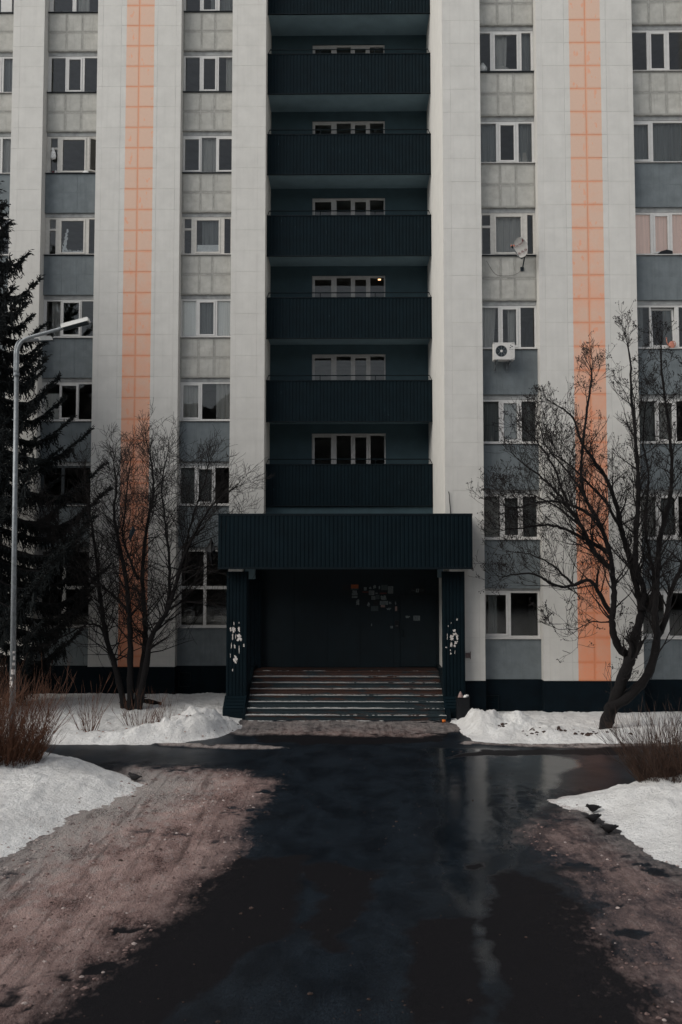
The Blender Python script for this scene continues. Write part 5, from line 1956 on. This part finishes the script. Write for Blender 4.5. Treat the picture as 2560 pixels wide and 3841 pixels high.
# dark log half sunk in the snow behind the small shrub
lg = MB()
lg.tube([(-6.9, 26.3, .06), (-6.5, 26.35, .12), (-6.0, 26.3, .13), (-5.6, 26.2, .08)], [.05, .09, .10, .06], 8)
lg.tube([(-6.4, 26.35, .14), (-6.2, 26.2, .26), (-6.0, 26.1, .30)], [.03, .02, .012], 5)
tag(lg.build('log', M['bark'], None, True), 'dark fallen log half sunk in snow near the left plinth', 'log')

# ------------------------------------------------------------------ clods, leaves
cl = MB()
rr = random.Random(77)


def clod(x, y, z, s):
    b = len(cl.v)
    for i in range(3):
        for j in range(6):
            th = math.pi / 3 * j
            k = s * (1, .9, .3)[i] * rr.uniform(.6, 1.2)
            cl.v.append((x + math.cos(th) * k * 1.5, y + math.sin(th) * k, z + s * (-.3, .3, .75)[i] * rr.uniform(.8, 1.2)))
    for i in range(2):
        for j in range(6):
            k = (j + 1) % 6
            cl.f.append((b + i * 6 + j, b + i * 6 + k, b + i * 6 + 6 + k, b + i * 6 + 6 + j))
            cl.m.append(0)
    cl.f.append(tuple(b + 12 + j for j in range(6)))
    cl.m.append(0)


hGR = snow_h(*banks[3][:5])
hGL = snow_h(*banks[2][:5])


def at(hf, x, y):
    return float(hf(np.array([[x]]), np.array([[y]]))[0, 0])


for cx, cy, n, sx, sy in ((3.75, 22.15, 7, .10, .05), (4.5, 21.95, 7, .14, .05), (5.15, 21.75, 16, .16, .06), (5.65, 21.55, 18, .16, .05), (6.3, 21.6, 6, .3, .08), (4.1, 23.6, 5, .08, .05), (4.35, 21.6, 5, .15, .06)):
    for i in range(n):
        x, y = cx + rr.gauss(0, sx), cy + rr.gauss(0, sy)
        clod(x, y, at(hGR, x, y), rr.uniform(.012, .045))
for i in range(26):
    x, y = rr.uniform(-4.8, -2.9), rr.uniform(21.3, 23.0)
    clod(x, y, at(hGL, x, y), rr.uniform(.008, .022))
tag(cl.build('soil_clods', M['soil']), 'dark soil clods scattered on the snow piles', 'soil', kind='stuff')
# broken crust: real lumps of dirty ice trodden loose on the slush and along the bank edges
pale, brown = MB(), MB()
XX, YY = [], []
while len(XX) < 5200:
    left = rr.random() < .72
    y = 8.0 + 10.8 * rr.random() ** 1.25
    x = rr.uniform(-6.2, -1.3) if left else rr.uniform(2.4, 5.6)
    XX.append(x)
    YY.append(y)
XX, YY = np.array([XX]), np.array([YY])
SLV = road_slush(XX, YY)[0]
CLV = road_clean(XX, YY)[0]
HH = np.maximum(road_h(XX, YY), np.maximum(snow_h(*banks[0][:5])(XX, YY) * (XX < 0) - 9 * (XX >= 0), snow_h(*banks[1][:5])(XX, YY) * (XX > 0) - 9 * (XX <= 0)))[0]
CLU = fbm(XX, YY * .8, 1.1, 4, .6)[0]
for x, y, z, sv, cv, cu_ in zip(XX[0], YY[0], HH, SLV, CLV, CLU):
    if sv < .35 or z > .12 or cu_ < -.12:
        continue
    cl = pale if rr.random() < .12 + .55 * cv else brown
    clod(float(x), float(y), float(z), (.006 + .016 * rr.random() ** 3) * (1.0 + .8 * max(0, cu_)))
tag(pale.build('ice_crumbs', M['crumb']), 'pale trodden ice crumbs lying on the dirty slush', 'ice', kind='stuff')
tag(brown.build('dirt_crumbs', M['dirtcrumb']), 'brown frozen dirt crumbs lying on the slush', 'dirt', kind='stuff')
# grit and ice crumbs on the road
cl = MB()
for i in range(420):
    x, y = rr.uniform(-4.2, 4.2), 8.2 + 13 * rr.random() ** 1.4
    clod(x, y, at(road_h, x, y), rr.uniform(.004, .011) if i % 14 else rr.uniform(.014, .028))
tag(cl.build('road_grit', [M['soil']]), 'small grit and ice crumbs scattered on the wet road', 'grit', kind='stuff')
lf = MB()
for i in range(34):
    x, y = rr.uniform(-6.8, -3.0), rr.uniform(21.1, 23.6)
    z = at(hGL, x, y) + .012
    s = rr.uniform(.025, .055)
    a = rr.uniform(0, 6.28)
    c_, s_ = math.cos(a) * s, math.sin(a) * s
    lf.face([(x + c_, y + s_, z), (x - s_ * .6, y + c_ * .6, z + .02), (x - c_, y - s_, z + .006), (x + s_ * .6, y - c_ * .6, z + .014)])
tag(lf.build('dead_leaves', M['leaf']), 'few rusty dead leaves lying on the left snow pile', 'leaves', kind='stuff')

# ------------------------------------------------------------------ the wood across the yard, seen only mirrored in the panes
tl = MB()
rr = random.Random(5)
for i in range(760):
    x = rr.uniform(-80, 80)
    y = rr.uniform(-48, -28)
    h = rr.uniform(19.0, 21.0)
    r = rr.uniform(1.8, 3.2)
    ds = [rr.uniform(.6, 1.2) for q in range(5)]
    tl.tube([(x, y, -.1), (x, y, h * .15), (x + rr.uniform(-.5, .5), y, h * .45), (x + rr.uniform(-.5, .5), y, h * .7), (x + rr.uniform(-.5, .5), y, h * .92), (x, y, h)], [.2, r * ds[0], r * ds[1], r * ds[2], r * ds[3], r * .45], 6, cap=False)
tag(tl.build('distant_wood', M['pond']), 'dark wood across the yard mirrored in the lower windows', 'wood', kind='stuff')
print('twig faces', n1[1], n2[1], 'spruce', ns, 'tiles', tcount)
